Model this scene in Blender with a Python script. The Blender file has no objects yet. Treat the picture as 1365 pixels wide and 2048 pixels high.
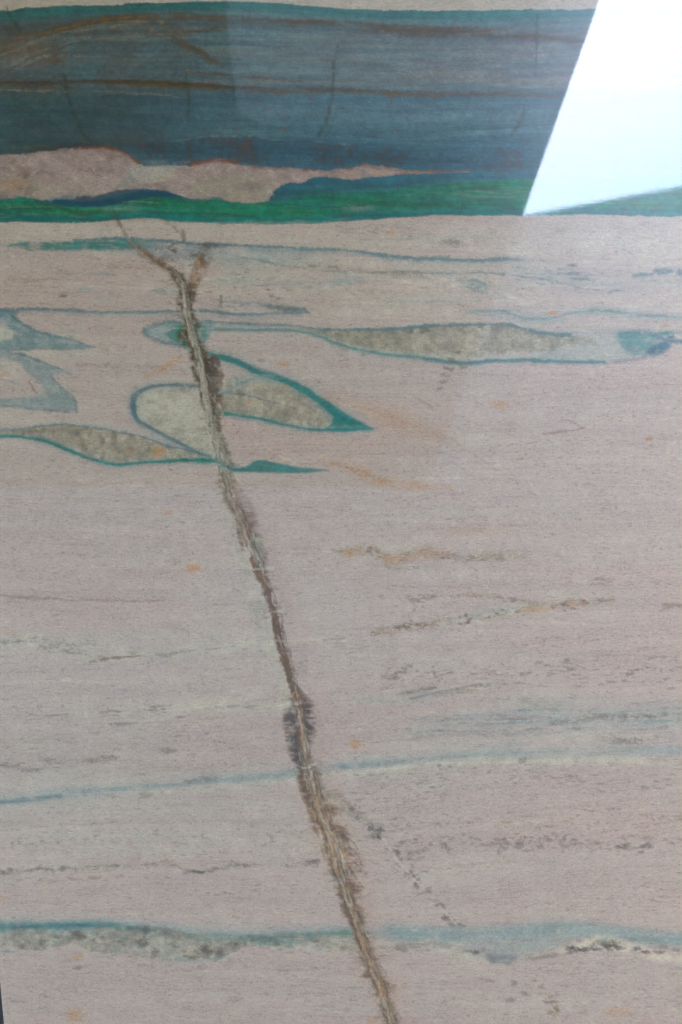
import bpy, bmesh, math, random
import numpy as np
R = math.radians
scn = bpy.context.scene
C = scn.collection

# ------------------------------------------------------------------ camera
F_PX, LEAN, DIST, EYE = 1991.0, R(13), 1.39, 1.50
CX, CY = 682.5, 1024.0
cam = bpy.data.cameras.new('camera'); co = bpy.data.objects.new('camera', cam); C.objects.link(co)
co.location = (0, 0, EYE); co.rotation_euler = (R(90), 0, 0)
cam.sensor_fit = 'VERTICAL'; cam.sensor_height = 36; cam.lens = 36 * F_PX / 2048
cam.clip_start = .05; cam.clip_end = 2000
cam.dof.use_dof = True; cam.dof.focus_distance = DIST; cam.dof.aperture_fstop = 16
scn.camera = co

# ------------------------------------------------------------------ sky, sun, exposure
SUN_EL, SUN_AZ = 60.0, -17.0          # degrees; azimuth measured from -Y towards +X
w = bpy.data.worlds.new('World'); scn.world = w; w.use_nodes = True
nt = w.node_tree; nt.nodes.clear()
sky = nt.nodes.new('ShaderNodeTexSky'); sky.sky_type = 'NISHITA'; sky.sun_disc = False
sky.sun_elevation = R(SUN_EL); sky.sun_rotation = R(180 - SUN_AZ)
sky.air_density = 1.2; sky.dust_density = 1.5; sky.ozone_density = 1.0
bg = nt.nodes.new('ShaderNodeBackground'); bg.inputs['Strength'].default_value = .15
wo = nt.nodes.new('ShaderNodeOutputWorld')
nt.links.new(sky.outputs[0], bg.inputs[0]); nt.links.new(bg.outputs[0], wo.inputs[0])
sl = bpy.data.lights.new('sun', 'SUN'); sl.energy = 3.0; sl.angle = R(.5); sl.color = (1, .95, .88)
so = bpy.data.objects.new('sun', sl); C.objects.link(so)
so.rotation_euler = (R(90 - SUN_EL), 0, R(SUN_AZ))   # light arrives from -Y, tilted to +X
so.location = (2, -6, 12)
vs = scn.view_settings; vs.view_transform = 'Standard'; vs.look = 'None'; vs.exposure = 3.97; vs.gamma = 1
vs.use_curve_mapping = False

# ------------------------------------------------------------------ helpers
def tag(o, label=None, cat=None, kind=None):
    if label: o['label'] = label
    if cat: o['category'] = cat
    if kind: o['kind'] = kind
    return o
def mat(name, col, rough=.6, metal=0, scale=8, var=.15, bump=.0):
    m = bpy.data.materials.new(name); m.use_nodes = True; t = m.node_tree
    b = t.nodes['Principled BSDF']; b.inputs['Roughness'].default_value = rough; b.inputs['Metallic'].default_value = metal
    tc = t.nodes.new('ShaderNodeTexCoord'); n = t.nodes.new('ShaderNodeTexNoise')
    n.inputs['Scale'].default_value = scale; n.inputs['Detail'].default_value = 6
    r = t.nodes.new('ShaderNodeValToRGB')
    r.color_ramp.elements[0].color = [c * (1 - var) for c in col] + [1]; r.color_ramp.elements[0].position = .35
    r.color_ramp.elements[1].color = [c * (1 + var) for c in col] + [1]; r.color_ramp.elements[1].position = .65
    t.links.new(tc.outputs['Object'], n.inputs['Vector']); t.links.new(n.outputs[0], r.inputs[0]); t.links.new(r.outputs[0], b.inputs['Base Color'])
    if bump:
        bp = t.nodes.new('ShaderNodeBump'); bp.inputs['Strength'].default_value = bump; bp.inputs['Distance'].default_value = .01
        t.links.new(n.outputs[0], bp.inputs['Height']); t.links.new(bp.outputs[0], b.inputs['Normal'])
    return m
def mesh_obj(name, verts, faces, m, parent=None):
    me = bpy.data.meshes.new(name); me.from_pydata(verts, [], faces); me.update()
    me.materials.append(m); o = bpy.data.objects.new(name, me); C.objects.link(o); o.parent = parent
    return o
def prism(name, pts, z0, z1, m, parent=None):
    n = len(pts)
    v = [(x, y, z0) for x, y in pts] + [(x, y, z1) for x, y in pts]
    f = [list(range(n))[::-1], list(range(n, 2 * n))] + [[i, (i + 1) % n, n + (i + 1) % n, n + i] for i in range(n)]
    return mesh_obj(name, v, f, m, parent)

# ------------------------------------------------------------------ the yard round the slab
ground_m = mat('concrete_yard', (.15, .145, .14), .85, scale=3, bump=.3)
G = 600
tag(mesh_obj('ground', [(-G, -G, 0), (G, -G, 0), (G, G, 0), (-G, G, 0)], [[0, 1, 2, 3]], ground_m), kind='structure')

# neighbouring building: its roof edge is the lower edge of the bright patch in the polish
wall_m = mat('painted_metal_wall', (.09, .10, .115), .7, scale=2, var=.12)
bl = bpy.data.objects.new('warehouse', None); C.objects.link(bl)
tag(bl, 'grey metal warehouse mirrored faintly in the lower half of the polish', 'building')
a = np.array([1.585, -4.01]); dvec = np.array([1.275, .35]); dvec /= np.linalg.norm(dvec); nv = np.array([dvec[1], -dvec[0]])
bl.location = (a[0], a[1], 0)
def wall_pt(s, back): p = dvec * s + nv * back; return (float(p[0]), float(p[1]))
# corrugated front as one mesh: zig-zag profile
prof = []; s = -9.0
while s < 12:
    prof += [wall_pt(s, .03), wall_pt(s + .12, .03), wall_pt(s + .15, .0), wall_pt(s + .27, .0)]; s += .30
prof += [wall_pt(s, 8), wall_pt(-9, 8)]
prism('wall', prof, 0, 6.94, wall_m, bl)
prism('roof', [wall_pt(-9.1, -.002), wall_pt(s + .1, -.002), wall_pt(s + .1, 8.1), wall_pt(-9.1, 8.1)], 6.942, 7.0, wall_m, bl)

# canopy above the slab; its free edge is the left edge of the bright patch
can_m = mat('canopy_sheet', (.03, .033, .036), .7, scale=4)
ca = bpy.data.objects.new('canopy', None); C.objects.link(ca); ca.location = (0, 0, 0)
tag(ca, 'dark canopy whose straight edge bounds the bright sky mirrored at top right', 'canopy')
H = 3.6
def edge_x(y): return .70 + (y + .31) * (.08 / .92)
prism('deck', [(-6.0, -2.6), (edge_x(-2.6), -2.6), (edge_x(4.5), 4.5), (-6.0, 4.5)], H, H + .06, can_m, ca)
pm = mat('steel_post', (.1, .1, .11), .5)
for (x, y) in ((-5.8, -2.4), (-5.8, 4.3), (.75, 4.3)):
    prism('post', [(x - .06, y - .06), (x + .06, y - .06), (x + .06, y + .06), (x - .06, y + .06)], 0, H - .002, pm, ca)
# pale liner sheet under the deck with a rounded corner
lin_m = mat('pale_liner', (.30, .36, .42), .7, scale=4, var=.05)
pts = [(edge_x(.16) - .03, .16), (edge_x(3.9) - .03, 3.9), (-.35, 3.9)]
for k in range(9):
    t = math.pi / 2 * k / 8
    pts.append((-.35 + .10 - .10 * math.cos(t), .26 - .10 * math.sin(t)))
prism('liner', pts, H - .02, H - .004, lin_m, ca)

# ------------------------------------------------------------------ dark support behind the slab
th = LEAN; nvec = np.array([0, -math.cos(th), math.sin(th)]); uvec = np.array([0, math.sin(th), math.cos(th)])
def loc(x, v, d=0.0):      # slab coordinates (metres right, metres up the face, metres in front of the face)
    return np.array([x, DIST, EYE]) + uvec * v + nvec * d
rk_m = mat('black_rack_steel', (.012, .012, .016), .6)
rk = bpy.data.objects.new('storage_rack', None); C.objects.link(rk); rk.location = (0, DIST + .1, 0)
tag(rk, 'near-black rack glimpsed past the lower left corner of the stone slab', 'rack')
def rack_box(name, x0, x1, v0, v1, d0, d1):
    vv = [loc(x, v, d) - np.array(rk.location) for x in (x0, x1) for v in (v0, v1) for d in (d0, d1)]
    fs = [[0, 1, 3, 2], [4, 6, 7, 5], [0, 4, 5, 1], [2, 3, 7, 6], [0, 2, 6, 4], [1, 5, 7, 3]]
    return mesh_obj(name, [tuple(p) for p in vv], fs, rk_m, rk)
rack_box('back_board', -.95, 1.4, -1.30, .95, -.11, -.09)
rack_box('upright', -.80, -.72, -1.35, 1.0, -.19, -.112)
rack_box('upright', 1.1, 1.18, -1.35, 1.0, -.19, -.112)

# ------------------------------------------------------------------ the stone's pattern, in pattern units (about 0.7 mm each)
STEP = 1.5
def axis(lo, a, b, hi):
    return np.concatenate([np.linspace(lo, a, 30, endpoint=False), np.arange(a, b, STEP), np.linspace(b, hi, 30)])
xs = axis(-250, -10, 1376, 1720); ys = axis(-260, -10, 2058, 2330)
X0, Y0 = np.meshgrid(xs, ys)
def cut(Y): return (Y - 1960) / 11.0 + .5        # left sawn edge of the slab
e = cut(Y0); msk = X0 < 60
X0 = np.where(msk, e + (X0 + 250) * (60 - e) / 310, X0)
X0 = X0.astype(np.float32); Y0 = Y0.astype(np.float32)

def vnoise(x, y, seed):
    rng = np.random.RandomState(seed); L = rng.rand(256, 256).astype(np.float32)
    xi = np.floor(x).astype(np.int32); yi = np.floor(y).astype(np.int32); fx = x - xi; fy = y - yi
    fx = fx * fx * fx * (fx * (fx * 6 - 15) + 10); fy = fy * fy * fy * (fy * (fy * 6 - 15) + 10)
    x0 = xi & 255; x1 = (xi + 1) & 255; y0 = yi & 255; y1 = (yi + 1) & 255
    return (L[y0, x0] * (1 - fx) + L[y0, x1] * fx) * (1 - fy) + (L[y1, x0] * (1 - fx) + L[y1, x1] * fx) * fy
def fbm(x, y, seed, o=4, g=.5):
    s = 0; a = 1; t = 0
    for k in range(o):
        s = s + a * vnoise(x * (2 ** k) + 17.3 * k, y * (2 ** k) + 9.1 * k, seed + k); t += a; a *= g
    return (s / t - .5) * 2                     # about -1..1
def sst(a, b, x):
    t = np.clip((x - a) / (b - a), 0, 1); return t * t * (3 - 2 * t)

# flow lines: v runs across the bands, u along them
SLY = [-300, 450, 900, 1200, 1400, 1560, 1700, 1850, 2400]; SLV = [0, .01, .0, -.01, -.045, -.072, -.03, 0, .01]
FU = X0
FV = Y0 - np.interp(Y0, SLY, SLV).astype(np.float32) * (X0 - 682) + 14 * fbm(X0 / 420, Y0 / 240, 5, 3)
# warped coordinates for natural edges
n1 = fbm(X0 / 46, Y0 / 30, 11, 4); n2 = fbm(X0 / 46, Y0 / 30, 31, 4); n3 = fbm(X0 / 7, Y0 / 5, 51, 2); n4 = fbm(X0 / 7, Y0 / 5, 61, 2)
XW = X0 + 3.2 * n1 + 1.6 * n3; YW = Y0 + 2.6 * n2 + 1.4 * n4
XS = X0 + 3 * n1; YS = Y0 + 2.2 * n2                       # smoother set for the crisp teal outlines
streak = fbm(FU / 34, FV / 3.6, 71, 4, .6)                 # fine fibres along the bands
streak2 = fbm(FU / 120, FV / 9, 81, 4, .6)
mott = fbm(X0 / 13, Y0 / 11, 91, 4, .6)                    # crystalline mottling
mottL = fbm(X0 / 60, Y0 / 45, 101, 4)
fine = fbm(X0 / 3.2, Y0 / 2.6, 111, 2)

PIG = dict(  # name: displayed colour measured on the plain stone (sRGB 0-255)
    pale=(168, 159, 157), pink=(169, 152, 148), cream=(174, 174, 164), slate=(70, 103, 115), sky=(118, 146, 151),
    teal=(24, 112, 112), green=(24, 108, 80), deep=(10, 80, 106), quartz=(136, 134, 118), mauve=(138, 124, 122),
    ochre=(172, 134, 90), olive=(84, 72, 42), brown=(108, 80, 42), smoke=(76, 68, 56), rust=(112, 72, 50), white=(196, 191, 180))
NAMES = list(PIG); IDX = {k: i for i, k in enumerate(NAMES)}
Wt = np.zeros((16,) + X0.shape, np.float32); Wt[0] = 1

M01x = lambda n: sst(-.5, .5, n)
EDGE = 1.9 * fbm(X0 / 4.2, Y0 / 3.0, 131, 3, .7) + 2.4 * fbm(X0 / 16, Y0 / 10, 141, 3)
EDGE = EDGE * (.35 + .75 * M01x(mottL))
def crop(x0, x1, y0, y1):
    i0 = max(np.searchsorted(xs, x0) - 1, 0); i1 = min(np.searchsorted(xs, x1) + 2, len(xs))
    if x0 < 62: i0 = 0
    if x1 < 62: i1 = max(i1, int(np.searchsorted(xs, 64)))
    j0 = max(np.searchsorted(ys, y0) - 1, 0); j1 = min(np.searchsorted(ys, y1) + 2, len(ys))
    return (slice(j0, j1), slice(i0, i1))
def over(pig, a, sl=(slice(None), slice(None))):
    a = np.clip(a, 0, 1).astype(np.float32)
    Wt[(slice(None),) + sl] *= (1 - a)
    Wt[(IDX[pig],) + sl] += a
def smooth_pts(p, closed=False, n=6):
    p = np.array(p, float); N = len(p)
    if N < 3: return p
    out = []
    rng = range(N) if closed else range(N - 1)
    for i in rng:
        if closed: a, b, c, d = p[i - 1], p[i], p[(i + 1) % N], p[(i + 2) % N]
        else: a, b, c, d = p[max(i - 1, 0)], p[i], p[i + 1], p[min(i + 2, N - 1)]
        for t in np.arange(n) / n:
            out.append(.5 * ((2 * b) + (-a + c) * t + (2 * a - 5 * b + 4 * c - d) * t * t + (-a + 3 * b - 3 * c + d) * t ** 3))
    if not closed: out.append(p[-1])
    return np.array(out)
def ext(p):
    p = [tuple(q) for q in p]
    if p[0][0] <= 0: p = [(-320,) + p[0][1:]] + p
    if p[-1][0] >= 1365: p = p + [(1800,) + p[-1][1:]]
    return p
def line(pig, pts, wd, soft=3, a=1.0, mod=None, warp='w', pad=6):
    """paint a stroke; pts = (x, y[, width factor])"""
    if pig in ('teal', 'slate') and warp == 's' and wd > 3 and soft < 9:      # copper stain bleeding into the stone
        line('sky', pts, wd * 2.4, wd * 1.6 + 6, .42 * a, None, 'w')
        line(pig, pts, wd * 1.5, wd + 4, .30 * a, None, 'w')
    pts = [(q + (1,))[:3] for q in ext(pts)]
    P = smooth_pts(pts, n=5); mx = wd * P[:, 2].max() + soft + 8 + pad
    sl = crop(P[:, 0].min() - mx, P[:, 0].max() + mx, P[:, 1].min() - mx, P[:, 1].max() + mx)
    x = (XS if warp == 's' else XW)[sl]; y = (YS if warp == 's' else YW)[sl]
    best = np.full(x.shape, 1e9, np.float32)
    for (ax, ay, aw), (bx, by, bw) in zip(P[:-1], P[1:]):
        # work only near the segment
        m_ = mx
        yy = ys[sl[0]]; xx = xs[sl[1]]
        j0, j1 = np.searchsorted(yy, [min(ay, by) - m_, max(ay, by) + m_]); i0, i1 = np.searchsorted(xx, [min(ax, bx) - m_, max(ax, bx) + m_])
        if min(ax, bx) < 70: i0 = 0
        if j1 <= j0 or i1 <= i0: continue
        sx = x[j0:j1, i0:i1]; sy = y[j0:j1, i0:i1]
        dx, dy = bx - ax, by - ay; L2 = dx * dx + dy * dy + 1e-9
        t = np.clip(((sx - ax) * dx + (sy - ay) * dy) / L2, 0, 1)
        d = np.hypot(sx - ax - t * dx, sy - ay - t * dy) - .5 * wd * (aw + (bw - aw) * t)
        best[j0:j1, i0:i1] = np.minimum(best[j0:j1, i0:i1], d)
    best = best + EDGE[sl] * (.55 if warp == 's' else 1.2)
    m = 1 - sst(-soft * .6, soft * .6, best)
    if mod is not None: m = m * mod[sl]
    over(pig, m * a, sl)
def band(pig, top, bot, st=4, sb=4, a=1.0, mod=None, warp='w', x0=None, x1=None, sx=20):
    """paint between two curves y(x)"""
    T = smooth_pts(ext(top)); B = smooth_pts(ext(bot))
    sl = crop(max(T[0, 0], B[0, 0]) - 5, min(T[-1, 0], B[-1, 0]) + 5, T[:, 1].min() - 12 - st, B[:, 1].max() + 12 + sb)
    x = (XS if warp == 's' else XW)[sl]; y = (YS if warp == 's' else YW)[sl]
    ed = EDGE[sl] * (.75 if warp == 's' else 1.1); y = y + ed
    yt = np.interp(x, T[:, 0], T[:, 1]); yb = np.interp(x, B[:, 0], B[:, 1])
    m = sst(-st / 2, st / 2, y - yt) * (1 - sst(-sb / 2, sb / 2, y - yb)) * (yb > yt + .5)
    if x0 is not None: m = m * sst(x0 - sx, x0 + sx, x)
    if x1 is not None: m = m * (1 - sst(x1 - sx, x1 + sx, x))
    m = m * (x >= max(T[0, 0], B[0, 0])) * (x <= min(T[-1, 0], B[-1, 0]))
    if mod is not None: m = m * mod[sl]
    over(pig, m * a, sl)
def poly(pig, pts, soft=4, a=1.0, mod=None, warp='w', sharp=False):
    P = np.array(pts, float) if sharp else smooth_pts(pts, True, 4)
    mx = soft + 10
    sl = crop(P[:, 0].min() - mx, P[:, 0].max() + mx, P[:, 1].min() - mx, P[:, 1].max() + mx)
    x = (XS if warp == 's' else XW)[sl]; y = (YS if warp == 's' else YW)[sl]
    best = np.full(x.shape, 1e9, np.float32); ins = np.zeros(x.shape, bool)
    for i in range(len(P)):
        ax, ay = P[i - 1]; bx, by = P[i]; dx, dy = bx - ax, by - ay
        t = np.clip(((x - ax) * dx + (y - ay) * dy) / (dx * dx + dy * dy + 1e-9), 0, 1)
        best = np.minimum(best, np.hypot(x - ax - t * dx, y - ay - t * dy))
        c = (ay > y) != (by > y)
        if dy != 0: ins ^= c & (x < ax + (y - ay) * dx / dy)
    d = np.where(ins, -best, best) + EDGE[sl] * (.55 if warp == 's' else 1.2); m = 1 - sst(-soft * .5, soft * .5, d)
    if mod is not None: m = m * mod[sl]
    over(pig, m * a, sl)
def spot(pig, x, y, rx, ry, a=1.0, soft=.6, rough=.5, mod=None):
    sl = crop(x - rx * 2.2, x + rx * 2.2, y - ry * 2.2, y + ry * 2.2)
    d = np.hypot((XW[sl] - x) / rx, (YW[sl] - y) / ry) + rough * (.5 * mott[sl] + .6 * fine[sl])
    m = 1 - sst(1 - soft, 1 + soft * .4, d)
    if mod is not None: m = m * mod[sl]
    over(pig, m * a, sl)

LTX = np.zeros_like(X0)
def shade_vein(pts, wd, soft, amt, mod=None):
    """a naturally darker (amt < 0) or lighter mineral vein"""
    pts = [(q + (1,))[:3] for q in ext(pts)]; P = smooth_pts(pts, n=4); mx = wd * P[:, 2].max() + soft + 12
    sl = crop(P[:, 0].min() - mx, P[:, 0].max() + mx, P[:, 1].min() - mx, P[:, 1].max() + mx)
    x = XW[sl]; y = YW[sl]; best = np.full(x.shape, 1e9, np.float32)
    for (ax, ay, aw), (bx, by, bw) in zip(P[:-1], P[1:]):
        dx, dy = bx - ax, by - ay; t = np.clip(((x - ax) * dx + (y - ay) * dy) / (dx * dx + dy * dy + 1e-9), 0, 1)
        best = np.minimum(best, np.hypot(x - ax - t * dx, y - ay - t * dy) - .5 * wd * (aw + (bw - aw) * t))
    m = 1 - sst(-soft * .5, soft * .5, best + EDGE[sl] * .8)
    if mod is not None: m = m * mod[sl]
    LTX[sl] += amt * m
M01 = lambda n, lo=-.4, hi=.4: sst(lo, hi, n)
ONE = np.ones_like(X0)
# ---- the body of the stone: broad pink and greenish tones in stretched clouds
over('pink', .75 * M01(fbm(FU / 620, FV / 120, 201, 4) + .35 * streak2, -.5, .7))
pinkzone = sst(760, 900, Y0) * (1 - sst(1150, 1300, Y0)) * sst(500, 900, X0) * .30 + (1 - sst(1700, 1750, 2048 - Y0 + 1400)) * .3
over('pink', pinkzone * M01(mottL, -1, .6))
over('cream', .40 * M01(fbm(FU / 500, FV / 70, 221, 4) + .3 * streak2, .0, .8))
over('cream', .28 * M01(streak, .05, .7)); over('white', .14 * M01(streak2 + .5 * streak, .3, .9))
over('mauve', .22 * M01(-streak, .0, .8)); over('sky', .10 * sst(1350, 1450, FV) * (1 - sst(1640, 1700, FV)) * M01(streak2, -.6, .6))

# ---- dark blue upper field
topline = [(0, 22), (60, 16), (200, 10), (350, 4), (460, 3), (560, 7), (680, 16), (800, 20), (1000, 20), (1200, 18), (1365, 18)]
lens_top = [(0, 310), (50, 308), (100, 300), (150, 297), (210, 294), (250, 305), (275, 325), (300, 335), (340, 330), (380, 332), (400, 325), (440, 318),
            (480, 330), (540, 334), (600, 337), (640, 342), (700, 335), (730, 330), (770, 335), (820, 342), (880, 345), (942, 341)]
lens_bot = [(0, 399), (31, 392), (67, 397), (97, 402), (118, 392), (195, 390), (236, 382), (297, 378), (328, 382), (359, 390), (390, 397), (436, 394),
            (451, 402), (492, 406), (533, 402), (543, 392), (559, 374), (579, 368), (605, 367), (626, 357), (651, 354), (665, 356), (696, 361), (727, 359),
            (757, 354), (798, 350), (870, 348), (942, 343)]
green_bot = [(0, 443), (60, 444), (150, 446), (200, 442), (270, 437), (320, 438), (350, 443), (450, 447), (600, 448), (665, 444), (720, 440), (780, 436),
             (850, 431), (900, 430), (1050, 431), (1200, 428), (1365, 432)]
off = lambda p, d: [(q[0], q[1] + d) for q in p]
band('cream', [(0, -40), (1365, -40)], topline, 10, 4, .55)
band('slate', topline, off(green_bot, -3), 3, 4, 1.0, warp='s')
lo_f = sst(160, 230, Y0)
FIELD = (Y0 > 5) & (Y0 < 440)
over('quartz', FIELD * .30 * sst(40, 60, Y0) * (1 - sst(165, 200, Y0)) * M01(fbm(FU / 220, FV / 10, 1701, 4), -.2, .6)); over('sky', FIELD * .22 * sst(195, 215, Y0) * (1 - sst(265, 290, Y0)) * sst(200, 500, X0))
over('mauve', FIELD * sst(40, 75, Y0) * (1 - sst(160, 195, Y0)) * (.18 + .18 * M01(streak2, -.5, .5)) * sst(250, 1000, X0))  # grey upper band; its lighter right has reflected haze put into the colour
over('deep', FIELD * sst(178, 205, Y0) * (1 - sst(440, 450, Y0)) * (.42 + .2 * streak2) * Wt[IDX['slate']])
over('sky', .15 * M01(streak + .5 * streak2 + .4 * fine, -.1, .9) * Wt[IDX['slate']])
over('olive', FIELD * .30 * (1 - sst(20, 460, X0)) * M01(mottL + streak2, -1.2, .6) * Wt[IDX['slate']])
over('smoke', FIELD * .62 * (1 - sst(200, 640, X0)) * M01(mott + mottL, -1.4, .6) * Wt[IDX['slate']])  # left side: greenish stone, plus the darker reflection there put into its colour
over('smoke', .35 * M01(-streak - .4 * streak2, .1, .9) * Wt[IDX['slate']])
band('teal', topline, off(topline, 21), 3, 18, .55)
band('sky', off(topline, 20), off(topline, 34), 14, 14, .25, x0=300)
band('green', [(0, 180), (500, 190)], [(0, 318), (500, 330)], 40, 20, .22, x1=260, sx=200, mod=M01(streak2, -.8, .8))
oz = M01(streak2 + .5 * mott, -.9, .3)
line('olive', [(0, 108, .8), (10, 95), (20, 82), (90, 66, 1.3), (150, 52, 1.2), (210, 40, 1.1), (300, 34), (400, 34), (460, 38, 1.1), (600, 45, 1.2), (700, 50, 1.5), (850, 62, 1.6), (1000, 68, 1.3), (1150, 80)], 13, 12, 1, oz)
line('ochre', [(20, 80), (90, 65), (150, 52), (210, 39), (300, 33), (400, 33), (460, 38)], 3, 6, .22, oz)
spot('olive', 75, 104, 60, 22, .85, .9, 1.1); spot('olive', 105, 122, 28, 7, .6, .8)
spot('mauve', 50, 110, 60, 30, .3, .9, .8); spot('smoke', 20, 60, 60, 14, .35, .9)
line('olive', [(290, 68, .5), (330, 63), (380, 64), (430, 58, .8), (455, 56, .4)], 11, 10, .95, oz)
line('olive', [(345, 72, .6), (362, 86), (395, 103), (420, 118, .9), (445, 130, .3)], 14, 9, .95, oz)
line('olive', [(0, 168, .9), (60, 169), (120, 167), (240, 165), (370, 170, 1.3), (470, 177), (600, 183, .9), (700, 182, .8), (850, 190, .6), (1000, 190, .5), (1200, 196, .5)], 11, 8, 1, oz)
line('smoke', [(0, 166), (120, 165), (240, 163), (370, 168), (470, 175)], 5, 5, .5, oz)
line('smoke', [(0, 165), (120, 163), (240, 161), (370, 166), (470, 173), (600, 180), (700, 180), (1000, 188)], 3, 3, .5)
line('brown', [(370, 146), (470, 151), (530, 156), (600, 162, .3)], 3.5, 3, .7)
line('white', [(0, 181), (180, 182), (300, 188), (370, 194, .5)], 2, 3, .22, M01(streak, -.3, .4))
line('brown', [(700, 190), (800, 190), (900, 186), (1050, 182)], 3, 4, .5, M01(streak, -.4, .4))
line('smoke', [(700, 66), (850, 72), (1000, 76), (1200, 84)], 7, 8, .4, M01(streak, -.6, .3))
for s_ in range(46):
    rr = random.Random(900 + s_); x = rr.uniform(480, 1200); y = rr.uniform(80, 180); L = rr.uniform(25, 110)
    line(rr.choice(['smoke', 'brown', 'mauve', 'sky']), [(x, y, .3), (x + L * .5, y + rr.uniform(-1, 6)), (x + L, y + rr.uniform(0, 12), .2)], rr.uniform(2, 7), 5, rr.uniform(.15, .45), M01(streak, -.6, .4))
for s_ in range(26):
    rr = random.Random(6100 + s_); x = rr.uniform(-60, 330); L = rr.uniform(90, 300); k_ = rr.uniform(0, 1)
    b0 = [(0, 112), (90, 72), (210, 46), (400, 42), (700, 60)]; f_ = lambda q: float(np.interp(q, [p[0] for p in b0], [p[1] for p in b0])) + k_ * 42 * (1 - q / 900)
    line(rr.choice(['olive', 'olive', 'brown', 'smoke', 'sky', 'quartz']), [(x, f_(x), .3), (x + L * .5, f_(x + L * .5)), (x + L, f_(x + L), .2)], rr.uniform(2, 6), 5, rr.uniform(.2, .45), M01(mott + streak, -.8, .4))
# mottled blue below the thin pale line
tl = [(120, 300), (250, 290), (330, 282), (380, 277), (440, 272), (500, 272), (560, 280), (620, 283), (700, 290), (850, 292), (1050, 296)]
band('deep', tl, [(120, 312), (250, 312), (330, 330), (380, 330), (440, 318), (540, 333), (640, 342), (700, 335), (900, 345), (1050, 345)], 4, 4, .45, mod=M01(mott + mottL, -.7, .7))
band('smoke', tl, [(120, 312), (250, 312), (330, 330), (380, 330), (440, 318), (540, 333), (640, 342), (700, 335), (900, 345), (1050, 345)], 6, 4, .6, mod=M01(mott * 1.2 + mottL, -.1, .7))
band('rust', tl, off(tl, 40), 6, 14, .22, mod=M01(mottL + .9 * mott, .3, 1.1), x0=260, x1=560)
line('sky', tl[2:9], 2, 2.5, .4, M01(mott, -.3, .4))
line('smoke', [(0, 302), (60, 300), (120, 292), (200, 285), (280, 283)], 12, 12, .55, M01(mott, -.7, .4))
for s_ in range(30):
    rr = random.Random(300 + s_); x = rr.uniform(450, 1050); y = rr.uniform(188, 262); L = rr.uniform(6, 26)
    line('brown', [(x, y, .3), (x + L / 2, y), (x + L, y + 1, .2)], 3, 3, rr.uniform(.2, .6))
# fractures in the blue
for P_, ww in (([(128, 148), (135, 180), (140, 210), (155, 240), (163, 262), (175, 280)], 7), ([(374, 150), (377, 190), (376, 230)], 5), ([(678, 90), (668, 130), (665, 180), (655, 240), (640, 270)], 6),
               ([(12, 15), (26, 40), (42, 64)], 5), ([(1052, 212), (1040, 245), (1022, 272)], 4), ([(1075, 30), (1070, 150)], 4)):
    line('green', P_, ww, 6, .35, M01(mott, -.8, .2)); line('smoke', P_, ww * .7, 5, .75, M01(mott + .5 * fine, -.7, .3))
# ---- quartz lens
band('mauve', lens_top, lens_bot, 3, 4, 1, warp='w')
band('pale', lens_top, lens_bot, 6, 6, .5, mod=M01(fbm((X0 + Y0) / 40, (Y0 - X0 * .3) / 16, 411, 5, .6), -.5, .6))
band('white', lens_top, lens_bot, 6, 6, .24, mod=M01(fbm((X0 + Y0 * 1.3) / 14, (Y0 - X0 * .4) / 6, 401, 4), .15, .7))
band('smoke', lens_top, lens_bot, 8, 8, .35, mod=M01(-mottL - .3 * mott + .4 * fine, .1, .9))
poly('quartz', [(380, 366), (430, 352), (500, 350), (550, 362), (543, 392), (530, 402), (470, 404), (400, 396)], 20, .75, M01(mott, -.9, .4))
poly('quartz', [(-40, 350), (40, 345), (90, 362), (200, 372), (190, 388), (100, 398), (-40, 402)], 18, .6, M01(mott, -.6, .6))
spot('ochre', 30, 368, 40, 14, .3, .9, .9)
poly('sky', [(250, 352), (275, 328), (310, 320), (360, 322), (372, 335), (330, 345), (290, 365), (250, 372)], 10, .45, M01(mott, -.8, .6))
poly('cream', [(262, 345), (300, 335), (350, 338), (330, 360), (280, 368)], 10, .45)
line('teal', [(235, 375), (262, 358), (285, 340), (272, 318)], 6, 6, .4, M01(mott, -.3, .3))
line('rust', [(150, 298), (205, 293), (245, 303), (268, 318), (282, 327)], 6, 5, .85, M01(mott, -.9, .2))
line('ochre', [(205, 300), (250, 311), (272, 324)], 4, 5, .5, M01(mott, -.5, .3))
line('rust', [(385, 328), (410, 322), (440, 320), (470, 325), (484, 330)], 8, 5, .9, M01(mott, -.9, .1))
line('rust', [(500, 336, .7), (560, 336), (620, 340), (650, 343, .5)], 5, 4, .7, M01(mott, -.5, .4))
line('rust', [(695, 338), (725, 331), (765, 336), (800, 341)], 8, 6, .6, M01(mott, -.7, .3))
line('rust', [(790, 346), (850, 346), (942, 342, .5)], 7, 4, .8, M01(mott + streak, -.9, .3))
line('ochre', [(640, 350), (700, 350), (790, 346), (860, 346)], 7, 6, .3, M01(mott, -.6, .4))
line('teal', [(690, 332, .5), (720, 327), (760, 326), (800, 334), (850, 342, .5)], 3, 3, .6, M01(mott, -.5, .3))
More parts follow.
